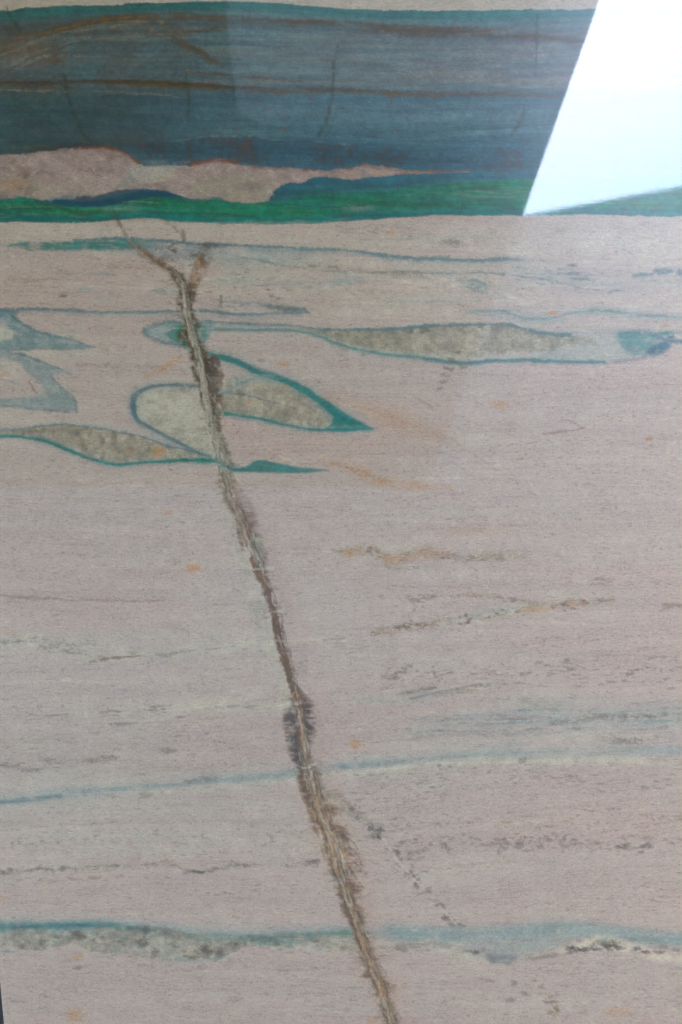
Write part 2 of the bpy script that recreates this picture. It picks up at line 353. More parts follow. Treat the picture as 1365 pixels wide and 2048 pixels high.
# ---- green belt
gt = [(0, 400), (31, 393), (67, 398), (97, 403), (118, 406), (195, 411), (236, 403), (297, 391), (359, 396), (390, 402), (436, 398), (451, 403), (492, 407), (533, 404),
      (560, 402), (620, 390), (700, 386), (800, 378), (900, 366), (1050, 358), (1365, 350)]
ds = [(543, 392), (559, 374), (579, 368), (605, 367), (626, 357), (651, 354), (665, 356), (696, 361), (727, 359), (757, 354), (798, 350), (870, 348), (942, 344), (1050, 346), (1365, 340)]
band('slate', ds, off([(543, 400), (620, 392), (700, 388), (800, 380), (900, 368), (1050, 360), (1365, 352)], 4), 3, 8, 1, warp='s')
band('teal', ds, [(543, 404), (620, 396), (700, 392), (800, 384), (900, 372), (1050, 364), (1365, 356)], 3, 8, .55, x1=1000, sx=200)
band('deep', ds, [(543, 396), (620, 380), (700, 378), (800, 370), (900, 362), (1050, 360), (1365, 356)], 3, 14, .5)
band('green', gt, green_bot, 5, 4, 1, warp='s')
band('teal', off(green_bot, -13), green_bot, 14, 4, .8, warp='s')
band('deep', off(gt, -2), green_bot, 8, 5, .33, mod=M01(-streak2 - .4 * streak, -.1, .7))
band('teal', gt, green_bot, 8, 8, .5, mod=M01(fbm(FU / 120, FV / 10, 431, 4), -.1, .6))
band('ochre', gt, green_bot, 10, 12, .16, mod=M01(streak + .4 * mottL, .15, .8))
spot('cream', 985, 390, 90, 12, .30, .9, .9, M01(streak, -.5, .5)); spot('green', 960, 392, 110, 24, .5, .9, .6)
spot('cream', 715, 418, 30, 7, .25, .9, .9); spot('cream', 240, 418, 60, 9, .14, .9, .9)
line('smoke', [(640, 415), (720, 412), (800, 410), (880, 408)], 3, 4, .5, M01(streak, -.4, .3))
line('smoke', [(70, 402), (110, 412), (160, 428), (200, 424)], 4, 4, .4); line('smoke', [(280, 430), (340, 425), (430, 428), (520, 436)], 3, 4, .4, M01(streak, -.5, .3))
for s_ in range(40):
    rr = random.Random(520 + s_); x = rr.uniform(-60, 1300); y = rr.uniform(405, 436) - max(0, x - 500) * .03; L = rr.uniform(40, 160)
    line(rr.choice(['deep', 'smoke', 'cream', 'teal', 'green']), [(x, y, .3), (x + L * .5, y + rr.uniform(-4, 4)), (x + L, y + rr.uniform(-5, 3), .2)], rr.uniform(1.5, 5), 4, rr.uniform(.12, .35), M01(streak, -.6, .4))
poly('deep', [(85, 400), (118, 398), (150, 402), (195, 401), (236, 392), (297, 381), (340, 386), (365, 396), (300, 396), (240, 407), (195, 413), (130, 412), (100, 406)], 5, .95, M01(mott, -1.3, .2), 's')
line('sky', [(100, 401), (112, 395), (150, 394)], 4, 4, .5); line('teal', [(0, 400), (31, 394), (67, 399)], 5, 5, .6)
line('brown', [(228, 430), (240, 448), (256, 475), (268, 492)], 5, 6, .7, M01(mott, -.9, .2))
line('brown', [(325, 436, .5), (345, 452), (362, 470)], 4, 6, .5, M01(mott, -.5, .4)); line('brown', [(436, 445), (445, 470)], 4, 8, .3)

# wispy pale bands below the green belt
wz = sst(452, 475, Y0) * (1 - sst(620, 720, Y0)); over('cream', .5 * wz * sst(300, 600, X0) * M01(fbm(FU / 150, FV / 9, 1601, 4) , -.3, .6)); over('white', .28 * wz * M01(fbm(FU / 120, FV / 5, 1611, 4), .15, .7))
over('white', .16 * (Y0 > 460) * M01(fbm(FU / 200, FV / 3.0, 1621, 4), .25, .7)); over('brown', .13 * (Y0 > 460) * M01(fbm(FU / 150, FV / 3.4, 1631, 4) + .5 * mottL, .35, .8))
for s_ in range(60):
    rr = random.Random(3100 + s_); x = rr.uniform(-40, 900); y = float(np.interp(x, [0, 250, 300, 500, 940], [350, 345, 360, 365, 346])) + rr.uniform(-25, 28); L = rr.uniform(6, 26)
    if x < 600: line(rr.choice(['white', 'mauve', 'smoke', 'ochre', 'cream']), [(x, y, .4), (x + L * .6, y - L * rr.uniform(-.2, .8)), (x + L, y - L * rr.uniform(-.2, 1), .2)], rr.uniform(1.5, 5), 3, rr.uniform(.15, .4), M01(mott, -.9, .3))
# ---- second belt
band('cream', [(0, 448), (1365, 436)], [(0, 478), (460, 482), (1365, 520)], 8, 14, .25)
band('sky', [(150, 480), (230, 477), (330, 481), (430, 487), (560, 500), (700, 512)], [(150, 498), (230, 502), (330, 522), (430, 530), (560, 528), (700, 526)], 8, 26, .62, mod=M01(mottL + .6 * mott, -1.1, .5), x1=620, sx=70)
band('teal', [(0, 487), (60, 485), (150, 482), (230, 478), (330, 481)], [(0, 491), (60, 502), (150, 502), (230, 500), (330, 498)], 5, 8, .85, mod=M01(mott + streak, -1.2, .3), x1=285, sx=40)
line('green', [(20, 492), (80, 494), (150, 491), (230, 490), (280, 495, .5)], 8, 7, .5, M01(streak2, -.6, .5))
line('slate', [(150, 480, .5), (230, 478), (330, 483), (400, 489), (500, 492), (600, 498), (700, 502, 1.2), (760, 509, 1.5), (850, 518, 1.1), (950, 521, 1.2), (1010, 519, 1.3), (1050, 519, .4)], 6, 5, .85, M01(mott, -1.2, .1))
line('sky', [(500, 495), (700, 506), (850, 522), (950, 525), (1050, 520)], 11, 9, .4)
spot('slate', 300, 492, 40, 12, .5, .9, .9); spot('smoke', 418, 493, 24, 9, .7, .9, .8); spot('slate', 380, 505, 60, 18, .4, .9, 1.)
band('sky', [(430, 500), (520, 510), (600, 520), (700, 530), (860, 534), (1000, 538), (1100, 545)], [(430, 545), (520, 548), (600, 552), (700, 556), (860, 556), (1000, 558), (1100, 570)], 14, 14, .25, mod=M01(streak2, -.5, .5))
band('cream', [(430, 500), (600, 512), (860, 526), (1100, 530)], [(430, 560), (600, 560), (860, 580), (1100, 590)], 14, 20, .45, mod=M01(streak2 + .3 * mott, -.7, .5))
line('slate', [(440, 505, .6), (520, 522, .8), (600, 536), (700, 545), (780, 544), (900, 546), (1000, 548), (1100, 560), (1160, 577, .4)], 4, 5, .6, M01(mott, -.9, .3))
line('quartz', [(610, 532), (700, 540), (760, 548), (840, 550)], 12, 10, .6, M01(mott + streak, -.5, .5)); line('brown', [(620, 530), (690, 536), (735, 544), (810, 548)], 5, 5, .5, M01(mott, .0, .5))
for s_ in range(80):
    rr = random.Random(700 + s_); x = rr.gauss(1130, 65); y = 540 + (x - 1050) * .14 + rr.gauss(0, 14); L = rr.uniform(6, 34)
    line(rr.choice(['slate', 'smoke', 'teal', 'sky', 'white']), [(x, y, .3), (x + L / 2, y + rr.uniform(-1, 3)), (x + L, y + 2, .2)], rr.uniform(1.5, 4), 3, rr.uniform(.2, .55))
line('sky', [(1050, 538, .5), (1150, 560, 1.2), (1240, 570, 1), (1365, 560, 1)], 34, 30, .35, M01(streak2, -.6, .5))
line('slate', [(1270, 552, .5), (1310, 545), (1365, 545)], 13, 8, .8, M01(mott, -.8, .3))
line('white', [(700, 545, .4), (780, 560), (850, 571), (920, 570), (980, 582, .8), (1035, 600, .4)], 12, 12, .55, M01(streak + .3 * mott, -.5, .5))
line('white', [(860, 552), (930, 566), (1040, 600, .4)], 5, 5, .5); line('white', [(690, 590), (740, 612), (800, 628, .4)], 5, 8, .4, M01(mott, -.6, .4))
spot('teal', 952, 572, 30, 14, .45, 1, 1.1); line('sky', [(900, 560), (950, 568), (990, 586), (1010, 596)], 8, 8, .6, M01(streak, -.6, .4)); spot('sky', 690, 562, 38, 9, .6, .9, .6)
line('slate', [(910, 562), (960, 562), (975, 575), (965, 588)], 3, 4, .4)
line('sky', [(430, 560), (560, 566), (680, 566)], 12, 14, .4, M01(streak2, -.5, .5)); line('sky', [(780, 600), (860, 603), (960, 600)], 6, 8, .35)
line('brown', [(770, 463, .5), (800, 468), (880, 480), (920, 488, .5)], 16, 14, .4, M01(mott + streak, -.1, .5)); spot('ochre', 780, 464, 14, 7, .5); spot('smoke', 905, 486, 30, 8, .4, .9, 1)
line('sky', [(720, 480), (900, 474), (1000, 474)], 4, 5, .35); 
spot('sky', 175, 580, 22, 6, .5, .9, .8); spot('sky', 200, 548, 30, 5, .4); spot('sky', 210, 598, 22, 5, .4)
spot('sky', 330, 582, 40, 6, .35); spot('smoke', 128, 593, 10, 4, .6); spot('brown', 60, 560, 50, 5, .2, .9, 1)
# ---- thin slate line and smudge
line('slate', [(0, 621, 1.4), (90, 618), (180, 624, 1.1), (250, 625), (330, 625), (400, 622), (500, 628), (620, 625, .5)], 6, 5, .8, M01(mott, -1.2, .1))
line('sky', [(0, 625), (180, 628), (330, 629), (500, 632), (600, 630)], 9, 10, .35)
line('slate', [(440, 601, .4), (500, 606), (550, 614), (580, 620, 1.6), (615, 620, .6)], 8, 9, .6, M01(mott + streak, -.8, .4))
line('smoke', [(530, 612, .4), (570, 619), (612, 619, .4)], 11, 7, .85, M01(mott, -.8, .2))
line('sky', [(420, 612), (520, 612), (600, 622)], 26, 24, .35, M01(streak2, -.5, .5)); line('smoke', [(442, 592), (441, 612)], 6, 5, .6)
for s_ in range(50):
    rr = random.Random(800 + s_); x = rr.uniform(400, 640); y = rr.uniform(530, 620); L = rr.uniform(4, 26)
    line(rr.choice(['smoke', 'brown', 'slate']), [(x, y, .3), (x + L / 2, y), (x + L, y + 1, .2)], rr.uniform(1.5, 3.5), 3, rr.uniform(.2, .5))
# ---- chevrons on the left
rag = M01(mott + .6 * streak, -1.3, -.1)
line('slate', [(0, 628), (20, 628), (34, 640, .4)], 16, 10, .6)
poly('sky', [(-60, 622), (20, 624), (40, 642), (77, 663), (143, 678), (192, 694), (128, 696), (51, 697), (-60, 709)], 6, .8, rag, 's', True)
poly('slate', [(-60, 622), (20, 624), (40, 642), (77, 663), (143, 678), (192, 694), (128, 696), (51, 697), (-60, 709)], 6, .40, M01(mott, -.8, .6), 's', True)
poly('cream', [(-40, 640), (8, 648), (26, 664), (20, 678), (-40, 684)], 8, .85, M01(mott, -1.2, .2))
line('slate', [(0, 624), (20, 628), (40, 644), (77, 664), (143, 680), (192, 694, .4)], 4, 5, .6); line('slate', [(190, 694, .4), (128, 697), (51, 698), (0, 706)], 4, 5, .55)
ring = [(-60, 700), (31, 705), (92, 724), (146, 748), (113, 750), (100, 752), (128, 776), (149, 794), (154, 824), (103, 821), (50, 818), (-60, 813)]
poly('sky', ring, 9, .62, rag, 's', True); poly('slate', ring, 8, .25, M01(mottL + mott, -.6, .6), 's', True)
poly('pale', [(-60, 716), (30, 722), (52, 742), (78, 766), (90, 782), (60, 792), (-60, 794)], 8, .95, None, 's'); poly('cream', [(-60, 722), (25, 724), (45, 740), (20, 756), (-60, 760)], 8, .6, M01(mott, -.8, .5))
line('slate', [(31, 707), (92, 726), (146, 748, .4)], 4, 5, .6); line('slate', [(100, 754), (128, 778), (149, 796), (154, 824)], 4, 5, .6); line('slate', [(0, 812), (50, 817), (103, 821), (152, 825)], 4, 5, .6)
for s_ in range(150):
    rr = random.Random(6400 + s_); k_ = rr.random()
    if k_ < .4: x = rr.uniform(680, 1140); y = 684 + rr.gauss(0, 14)
    elif k_ < .6: x = rr.uniform(460, 650); y = 795 + (x - 460) * .12 + rr.gauss(0, 16)
    elif k_ < .8: x = rr.uniform(285, 420); y = 835 + rr.gauss(0, 26)
    else: x = rr.uniform(90, 360); y = 888 + (x - 225) * .08 + rr.gauss(0, 9)
    spot(rr.choice(['cream', 'white', 'smoke', 'olive', 'cream', 'quartz']), x, y, rr.uniform(4, 14), rr.uniform(3, 10), rr.uniform(.15, .42), .9, 1.1)
for s_ in range(46):
    rr = random.Random(3300 + s_); x = rr.uniform(-30, 150); y = rr.choice((rr.uniform(632, 704), rr.uniform(712, 818))); L = rr.uniform(8, 40)
    line(rr.choice(['pale', 'cream', 'slate', 'slate', 'white', 'teal']), [(x, y, .3), (x + L * .5, y + L * .12), (x + L, y + L * .3, .2)], rr.uniform(1.5, 5), 4, rr.uniform(.15, .4), rag)
line('brown', [(60, 764), (66, 776), (74, 786)], 4, 4, .6); spot('ochre', 10, 750, 16, 6, .4)
line('smoke', [(155, 728), (220, 733), (300, 728)], 7, 7, .35, M01(mott, -.2, .4))
# ---- long lens on the right
HT = [(640, 658), (720, 661), (800, 658), (880, 651), (950, 649), (1030, 653), (1080, 665), (1140, 672), (1190, 676)]
HB = [(640, 672), (680, 690), (760, 708), (850, 718), (930, 728), (1000, 722), (1100, 722), (1150, 722), (1190, 722)]
band('cream', [(560, 655), (640, 658)] + HT[1:] + [(1250, 672), (1320, 676)], [(560, 662), (640, 673)] + HB[1:] + [(1250, 722), (1320, 700)], 6, 6, .5)
band('sky', [(1060, 655), (1100, 660), (1250, 660), (1340, 668)], [(1060, 722), (1150, 722), (1250, 718), (1340, 698)], 10, 8, .35)
band('quartz', HT, [(640, 668), (680, 686), (760, 702), (850, 709), (930, 714), (1000, 708), (1100, 700), (1190, 690)], 4, 14, .85, mod=M01(mott + mottL, -1.3, .2))
band('smoke', off(HT, 2), [(640, 668), (680, 686), (760, 702), (850, 712), (930, 714), (1000, 708), (1100, 700), (1190, 690)], 4, 20, .4, mod=M01(mott + .6 * mottL, .0, .8))
band('cream', off(HT, 14), [(640, 668), (680, 686), (760, 704), (850, 714), (930, 722), (1000, 716), (1100, 714), (1190, 710)], 14, 6, .45, mod=M01(mott - .4 * mottL, .0, .7))
line('smoke', off(HT[:7], 8), 10, 10, .35, M01(mott, -.2, .5))
line('olive', off(HT[:5], 8), 10, 10, .35, M01(mott, .0, .5))
line('slate', [(420, 645, .7), (500, 648), (600, 654), (650, 659), (720, 660), (800, 657), (880, 650), (950, 648), (1030, 652), (1080, 664, 1.1), (1140, 671, .8)], 6, 5, .75, M01(mott, -1.2, .0))
line('teal', [(650, 659), (720, 660), (800, 657), (880, 650)], 4, 5, .4); line('teal', [(1030, 654), (1090, 668), (1140, 672)], 5, 6, .4, rag)
line('teal', [(425, 658, .8), (500, 660), (590, 662), (640, 672), (680, 690), (760, 707), (850, 717), (930, 727), (1000, 721), (1100, 722), (1210, 726, .8)], 6, 5, .7, M01(mott, -1.4, 0), 's')
line('slate', [(850, 718), (930, 727), (1000, 722), (1100, 723), (1210, 725), (1290, 716, 1.2)], 6, 7, .45, rag)
band('sky', [(420, 646), (500, 649), (600, 655), (650, 659)], [(420, 660), (500, 661), (590, 663), (650, 674)], 4, 4, .45, mod=M01(mott, -.8, .4))
line('quartz', [(560, 657, .5), (620, 662), (680, 676, 1.4)], 8, 7, .6, M01(mott, -.8, .3))
poly('sky', [(288, 662), (302, 652), (335, 644), (420, 644), (425, 660), (390, 700), (350, 690), (315, 682)], 8, .75, rag)
line('slate', [(420, 644), (335, 645), (300, 654), (289, 664), (315, 681), (360, 691)], 7, 8, .6, rag)
poly('teal', [(335, 665), (355, 652), (400, 650), (420, 660), (400, 700), (370, 690), (345, 682)], 12, .6, rag)
line('green', [(392, 650, .8), (362, 655), (358, 672), (372, 688, 1.2), (385, 700, .5)], 15, 12, .85, M01(mott, -1.2, .2)); spot('cream', 382, 672, 12, 14, .5)
band('sky', [(930, 618), (1000, 617), (1060, 622), (1120, 622), (1180, 612), (1260, 618), (1365, 625)], [(930, 624), (1000, 636), (1060, 648), (1120, 644), (1180, 632), (1260, 638), (1365, 642)], 10, 10, .5, mod=M01(streak2 + .4 * mott, -1, .4))
line('teal', [(940, 620, .5), (1000, 622), (1060, 636), (1120, 632), (1180, 621), (1260, 626), (1365, 634)], 3.5, 5, .5, rag); spot('ochre', 1105, 625, 11, 5, .85); spot('ochre', 1332, 651, 14, 4, .5)
line('cream', [(1130, 660), (1180, 664), (1200, 690), (1215, 712)], 4, 4, .6)
poly('teal', [(1232, 668), (1250, 660), (1300, 658), (1345, 662), (1320, 680), (1300, 700), (1262, 708), (1240, 690)], 14, .75, M01(mott + .5 * mottL, -1.2, .4)); line('sky', [(1232, 668), (1260, 702), (1300, 712)], 8, 9, .5)
poly('slate', [(1292, 705), (1308, 690), (1328, 682), (1345, 690), (1335, 702), (1310, 714)], 10, .95, rag); line('slate', [(1312, 671), (1330, 679), (1345, 674), (1365, 683)], 9, 7, .95, rag)
line('deep', [(1310, 700), (1330, 690)], 10, 8, .5); line('teal', [(1335, 664), (1365, 664)], 8, 7, .7, rag)
# ---- leaf-shaped lens
leaf = [(425, 790), (445, 765), (500, 748), (560, 760), (600, 778), (650, 806), (700, 838), (735, 856), (690, 858), (620, 855), (560, 846), (500, 834), (425, 824)]
poly('quartz', leaf, 5, .85, M01(mott, -1.6, .2)); poly('cream', leaf, 8, .5, M01(mottL - .3 * mott, -.2, .6)); poly('smoke', leaf, 10, .45, M01(fbm(X0 / 10, Y0 / 18, 451, 4) + .3 * mottL, .05, .7))
poly('white', leaf, 10, .3, M01(fbm(X0 / 9, Y0 / 13, 461, 4), .15, .7))
spot('ochre', 575, 772, 18, 10, .45, .9, 1.); line('smoke', [(590, 800), (630, 812), (650, 825)], 16, 12, .35, M01(mott, -.4, .4)); spot('ochre', 498, 803, 6, 3, .6)
line('brown', [(440, 712), (470, 722), (500, 742, 1.3), (520, 750)], 9, 8, .55, M01(mott, -.8, .3))
line('teal', [(395, 700, .6), (430, 712, .9), (480, 727), (520, 746, .9), (560, 758, 1.1), (600, 775, 1.2), (640, 800, 1.3), (680, 830, 1.8), (705, 845, 1.7), (742, 858, .3)], 11, 5, .9, M01(mott, -1.6, -.2), 's')
line('slate', [(450, 714), (500, 732), (560, 752), (600, 768)], 5, 5, .5)
poly('teal', [(655, 808), (690, 834), (748, 859), (700, 861), (650, 858), (662, 848), (668, 832)], 5, .9, M01(mott, -2, -.3), 's', True); spot('green', 690, 848, 22, 8, .35)
line('teal', [(425, 824, .9), (470, 830, .8), (520, 838), (570, 850), (620, 857), (680, 860), (745, 858, .4)], 6, 4, .85, warp='s'); line('green', [(430, 826), (455, 830, .4)], 7, 5, .8)
line('sky', [(430, 830), (520, 844), (600, 860)], 5, 6, .4)
line('slate', [(415, 792, .7), (455, 786), (490, 790), (530, 800, .8), (560, 808, .5), (590, 818, .3)], 4, 4, .7); line('sky', [(415, 788), (455, 782), (480, 768), (470, 760), (540, 756)], 12, 12, .5, rag); line('slate', [(470, 770), (520, 754), (560, 756)], 4, 5, .4)
# ---- oval west of the fracture
oval = [(272, 800), (290, 782), (330, 775), (400, 773), (418, 800), (428, 860), (440, 908), (400, 900), (350, 878), (310, 858), (280, 835)]
poly('cream', oval, 6, .95); poly('quartz', oval, 6, .65, M01(mott + .8 * mottL, -.5, .7)); poly('smoke', oval, 6, .3, M01(mott, .15, .8)); spot('cream', 365, 825, 45, 30, .8, .9, .4)
line('slate', [(402, 772, .6), (350, 770, .7), (310, 772, .8), (285, 780, 1), (270, 792, 1.5), (268, 820, 1.5), (278, 842, 1.1), (312, 862, .9), (350, 882, .8), (395, 904, .8), (430, 916, .6)], 8, 5, .8, rag, 's')
line('deep', [(272, 795), (268, 815), (274, 835)], 5, 6, .35); line('sky', [(280, 850), (330, 880), (400, 912)], 6, 7, .35)
# ---- lower left lens
J1 = [(0, 860), (60, 855), (120, 850), (170, 853), (230, 862), (280, 873), (340, 893), (400, 905), (430, 914)]
J2 = [(0, 870), (50, 873), (95, 882), (150, 903), (190, 918), (240, 927), (300, 923), (370, 919), (430, 918)]
band('quartz', J1, J2, 4, 4, .85, mod=M01(mott, -1.6, .2)); band('smoke', J1, J2, 6, 8, .45, mod=M01(fbm(X0 / 12, Y0 / 18, 471, 4) + .3 * mottL, 0, .7)); band('cream', J1, J2, 6, 6, .4, mod=M01(mott, .1, .7))
line('smoke', [(60, 862), (120, 860), (160, 864)], 9, 8, .35, rag)
line('slate', J1, 4, 4, .75, rag); line('sky', off(J1, -4), 5, 6, .3)
line('teal', [(0, 872, .8), (50, 875, .8), (95, 884), (150, 905), (190, 920, .9), (240, 929), (300, 925, .8), (370, 921, 1), (430, 920, 1.3)], 6.5, 4, .9, warp='s'); line('green', [(340, 923), (430, 921)], 6, 5, .5)
spot('rust', 320, 902, 12, 8, .6, .9, .8); spot('ochre', 318, 903, 17, 11, .7, .9, .8); spot('ochre', 256, 903, 8, 5, .7)
line('slate', [(400, 905), (455, 925), (480, 938)], 10, 8, .5, rag)
poly('teal', [(452, 940), (490, 934), (515, 920), (550, 926), (600, 934), (660, 942), (600, 946), (520, 945)], 7, .9, M01(mott, -2, -.2), 's'); line('green', [(470, 938), (520, 940)], 6, 6, .4)
# ---- ochre and dashes to the right
spot('smoke', 522, 720, 10, 4, .4)
line('ochre', [(292, 750, .6), (320, 740, 1.2), (345, 726, 1.1), (362, 714, .5)], 10, 9, .7, M01(mott + streak, -.9, .3))
for x, y, a_, b_, o_ in ((565, 728, 12, 6, .7), (1000, 810, 22, 11, .6), (338, 1023, 12, 6, .55), (385, 1137, 18, 11, .95), (712, 1490, 14, 11, .8), (158, 1914, 12, 8, .7), (150, 2030, 24, 14, .7), (1235, 2025, 30, 12, .45), (5, 1795, 14, 8, .4), (745, 2042, 12, 8, .6)):
    spot('ochre', x, y, a_, b_, o_, .8, .8)
spot('rust', 1298, 877, 10, 5, .7); spot('ochre', 1298, 877, 11, 6, .5); spot('smoke', 155, 1936, 12, 6, .55)
line('ochre', [(655, 790, .5), (720, 818), (790, 840, 1.3), (850, 862, 1.3), (920, 890, .6)], 26, 26, .30, M01(mottL + streak, -1, .4)); line('rust', [(780, 840), (850, 865), (905, 882)], 14, 18, .14)
line('brown', [(668, 796, .8), (700, 804), (760, 826), (830, 850), (900, 880)], 2.5, 3, .45, M01(mott, -.2, .4)); line('cream', [(680, 805), (760, 836), (850, 866)], 6, 6, .5, M01(mott, -.3, .4))
line('rust', [(900, 875), (950, 910), (1000, 945), (1050, 975), (1105, 1015)], 3, 4, .28, M01(mott, -.5, .4))
line('brown', [(650, 926, .5), (690, 932), (740, 952, 1.4), (780, 965)], 7, 8, .6, M01(mott + fine, -.4, .5)); line('ochre', [(640, 922, .6), (690, 930, 1.2), (750, 960, 1.1), (800, 970, 1.2), (900, 978, .5)], 17, 15, .62, M01(mott + .5 * streak, -.6, .5))
line('smoke', [(500, 905), (560, 920), (650, 928)], 5, 5, .4, M01(mott, -.1, .4)); line('white', [(560, 915), (590, 924)], 3, 3, .6)
for k, (x, y) in enumerate([(916, 705), (908, 722), (900, 738), (893, 752), (886, 764), (879, 776), (902, 718), (892, 735), (884, 748), (925, 735)]): spot('smoke', x, y, 8, 4, .5, .8, .9)
line('smoke', [(915, 700), (880, 778)], 20, 18, .22, M01(mott, -.3, .5))
line('brown', [(1085, 868, .4), (1130, 862), (1166, 857, .6)], 4, 4, .5, rag); line('brown', [(1168, 858), (1150, 846), (1135, 838, .4)], 4, 4, .35, rag)
line('brown', [(836, 798), (850, 806), (866, 818, .4)], 5, 5, .35, rag)
# ---- brown mottled streaks
def mottled_streak(pts, wd, a_, seed, extra=('olive', 'brown', 'ochre')):
    line('olive', pts, wd * 1.1, wd * 1.2, .42 * a_, M01(mott + streak, -1, .5))
    nn = fbm(X0 / 11, Y0 / 6, seed, 4, .6)
    line('cream', pts, wd * 1.6, wd, .35 * a_, M01(-nn, -.6, .4))
    for k, c in enumerate(extra):
        n_ = fbm((X0 + 90 * k) / 12, Y0 / 5, seed + 40 + k, 4, .6)
        line(c, pts, wd, wd * .7, .75 * a_, M01(n_, .0, .5))
mottled_streak([(668, 1103, .3), (700, 1104), (740, 1100, 1.2), (780, 1118, 1.2), (850, 1108, 1.4), (930, 1116, 1), (1000, 1112, 1.1), (1050, 1112, .3)], 15, .9, 1001)
mottled_streak([(740, 1128, .5), (800, 1136), (880, 1132, .4)], 7, .6, 1011, ('quartz', 'smoke'))
spot('ochre', 702, 1108, 16, 8, .7, .9, .9); spot('ochre', 790, 1118, 28, 10, .45, .9, .9); spot('ochre', 850, 1105, 40, 16, .3, .9, 1); spot('pink', 990, 1080, 220, 60, .35, .9, .5); spot('ochre', 940, 1060, 110, 12, .2, .9, .8)
mottled_streak([(815, 1195, .8), (845, 1196), (870, 1194, .4)], 12, 1, 1021, ('olive', 'rust')); mottled_streak([(870, 1193, .4), (930, 1190, .6), (1000, 1195, .8), (1080, 1208)], 9, .7, 1031)
mottled_streak([(748, 1266, .8), (800, 1258, 1.2), (870, 1248, .9), (940, 1238, .9), (1000, 1228, 1), (1080, 1214, 1.3), (1120, 1210, .7), (1160, 1205, .9), (1225, 1200, .4)], 13, 1, 1041)
poly('cream', [(860, 1252), (950, 1226), (1040, 1206), (1090, 1206), (1100, 1224), (1000, 1238), (900, 1256)], 14, .6, M01(mott, -.9, .4)); line('sky', [(900, 1240), (1000, 1220), (1060, 1212)], 6, 8, .35)
spot('ochre', 1070, 1217, 40, 9, .55, .9, .9); line('brown', [(1320, 1222, .3), (1345, 1212), (1365, 1210)], 7, 6, .6, rag); spot('smoke', 1205, 1157, 26, 5, .4, .9, 1); spot('smoke', 1200, 1168, 20, 5, .3, .9, 1)
for s_ in range(24):
    rr = random.Random(1300 + s_); x = rr.uniform(760, 1200); y = 1262 - (x - 760) * .13 + rr.gauss(0, 7); spot('rust', x, y, rr.uniform(3, 6), rr.uniform(2, 3), .65, .6, .8)
# left pale streaks
band('cream', [(0, 1268), (60, 1268), (120, 1272), (180, 1282), (300, 1296), (380, 1292), (450, 1288), (560, 1278)], [(0, 1300), (60, 1298), (120, 1308), (180, 1326), (300, 1318), (380, 1314), (450, 1306), (560, 1300)], 14, 12, .65, mod=M01(streak2 + .5 * mott, -1, .4))
band('quartz', [(0, 1268), (120, 1274), (180, 1284), (300, 1296), (400, 1292)], [(0, 1300), (120, 1310), (180, 1324), (300, 1318), (400, 1310)], 14, 12, .5, mod=M01(mott + streak, -.1, .6))
line('smoke', [(0, 1282), (60, 1284), (110, 1296), (160, 1308), (200, 1314)], 4, 4, .45, M01(mott, -.4, .4)); line('olive', [(60, 1278), (100, 1282), (150, 1290)], 4, 4, .45, M01(mott, -.4, .4))
line('brown', [(178, 1324, .4), (200, 1318, 1.2), (250, 1315), (290, 1312, .4)], 5, 4, .8, M01(mott, -.9, .2)); spot('smoke', 325, 1310, 14, 5, .3)
line('ochre', [(0, 1262), (30, 1268)], 12, 14, .25); line('smoke', [(340, 1308), (400, 1300), (470, 1292)], 2.5, 3, .4, rag); line('cream', [(450, 1292), (560, 1282), (700, 1276)], 8, 8, .5, rag); line('brown', [(618, 1283), (690, 1276)], 2.5, 2.5, .45, rag)
line('brown', [(0, 1191, .7), (30, 1193), (70, 1196, 1.2), (120, 1198), (200, 1201), (330, 1200, .5)], 3.5, 4, .5, M01(mott, -1, .3)); line('rust', [(0, 1192), (70, 1196)], 6, 8, .2); line('cream', [(320, 1190), (380, 1192), (430, 1196)], 8, 8, .3, rag)
line('brown', [(0, 1040), (200, 1052)], 4, 6, .25, M01(streak, -.2, .5))
# pale streaks around 1400
line('cream', [(150, 1430, .4), (300, 1425), (420, 1412), (500, 1412), (580, 1410)], 26, 24, .65, M01(streak + .3 * mott, -.7, .4))
line('white', [(340, 1418), (460, 1412), (560, 1414)], 5, 5, .4, M01(streak, -.2, .4))
line('cream', [(620, 1405, .5), (700, 1396), (790, 1400), (850, 1384), (940, 1370), (1010, 1364, .4)], 16, 14, .6, M01(streak + .3 * mott, -.8, .4)); line('sky', [(700, 1398), (810, 1400), (900, 1380)], 9, 9, .3)
line('smoke', [(795, 1388, .5), (820, 1386, 1.3), (870, 1376, .8)], 7, 6, .55, M01(mott, -.9, .3)); line('smoke', [(820, 1398), (870, 1386), (930, 1374), (1005, 1364, .4)], 4, 4, .5, M01(mott, -1, .3)); line('brown', [(880, 1388), (950, 1378)], 5, 5, .3, rag)
spot('quartz', 1068, 1400, 34, 18, .45, .7, .7); spot('quartz', 1105, 1408, 18, 9, .4); spot('cream', 1080, 1398, 80, 26, .3, .9, .9)
for x, y, L in ((200, 1424, 60), (290, 1420, 40), (300, 1413, 46), (350, 1436, 22), (430, 1414, 50), (490, 1414, 30), (90, 1432, 50), (220, 1450, 60)):
    line('smoke', [(x, y, .4), (x + L * .5, y - 1), (x + L, y - 3, .3)], 4, 4, .5, rag)
for s_ in range(120):
    rr = random.Random(1500 + s_); x = rr.uniform(760, 1380); y = rr.choice([1330, 1345, 1352, 1372]) - (x - 1000) * .03 + rr.gauss(0, 5); L = rr.uniform(5, 22); spot('smoke', x, y, L * .6, rr.uniform(2, 3.6), rr.uniform(.2, .42), .7, .9)
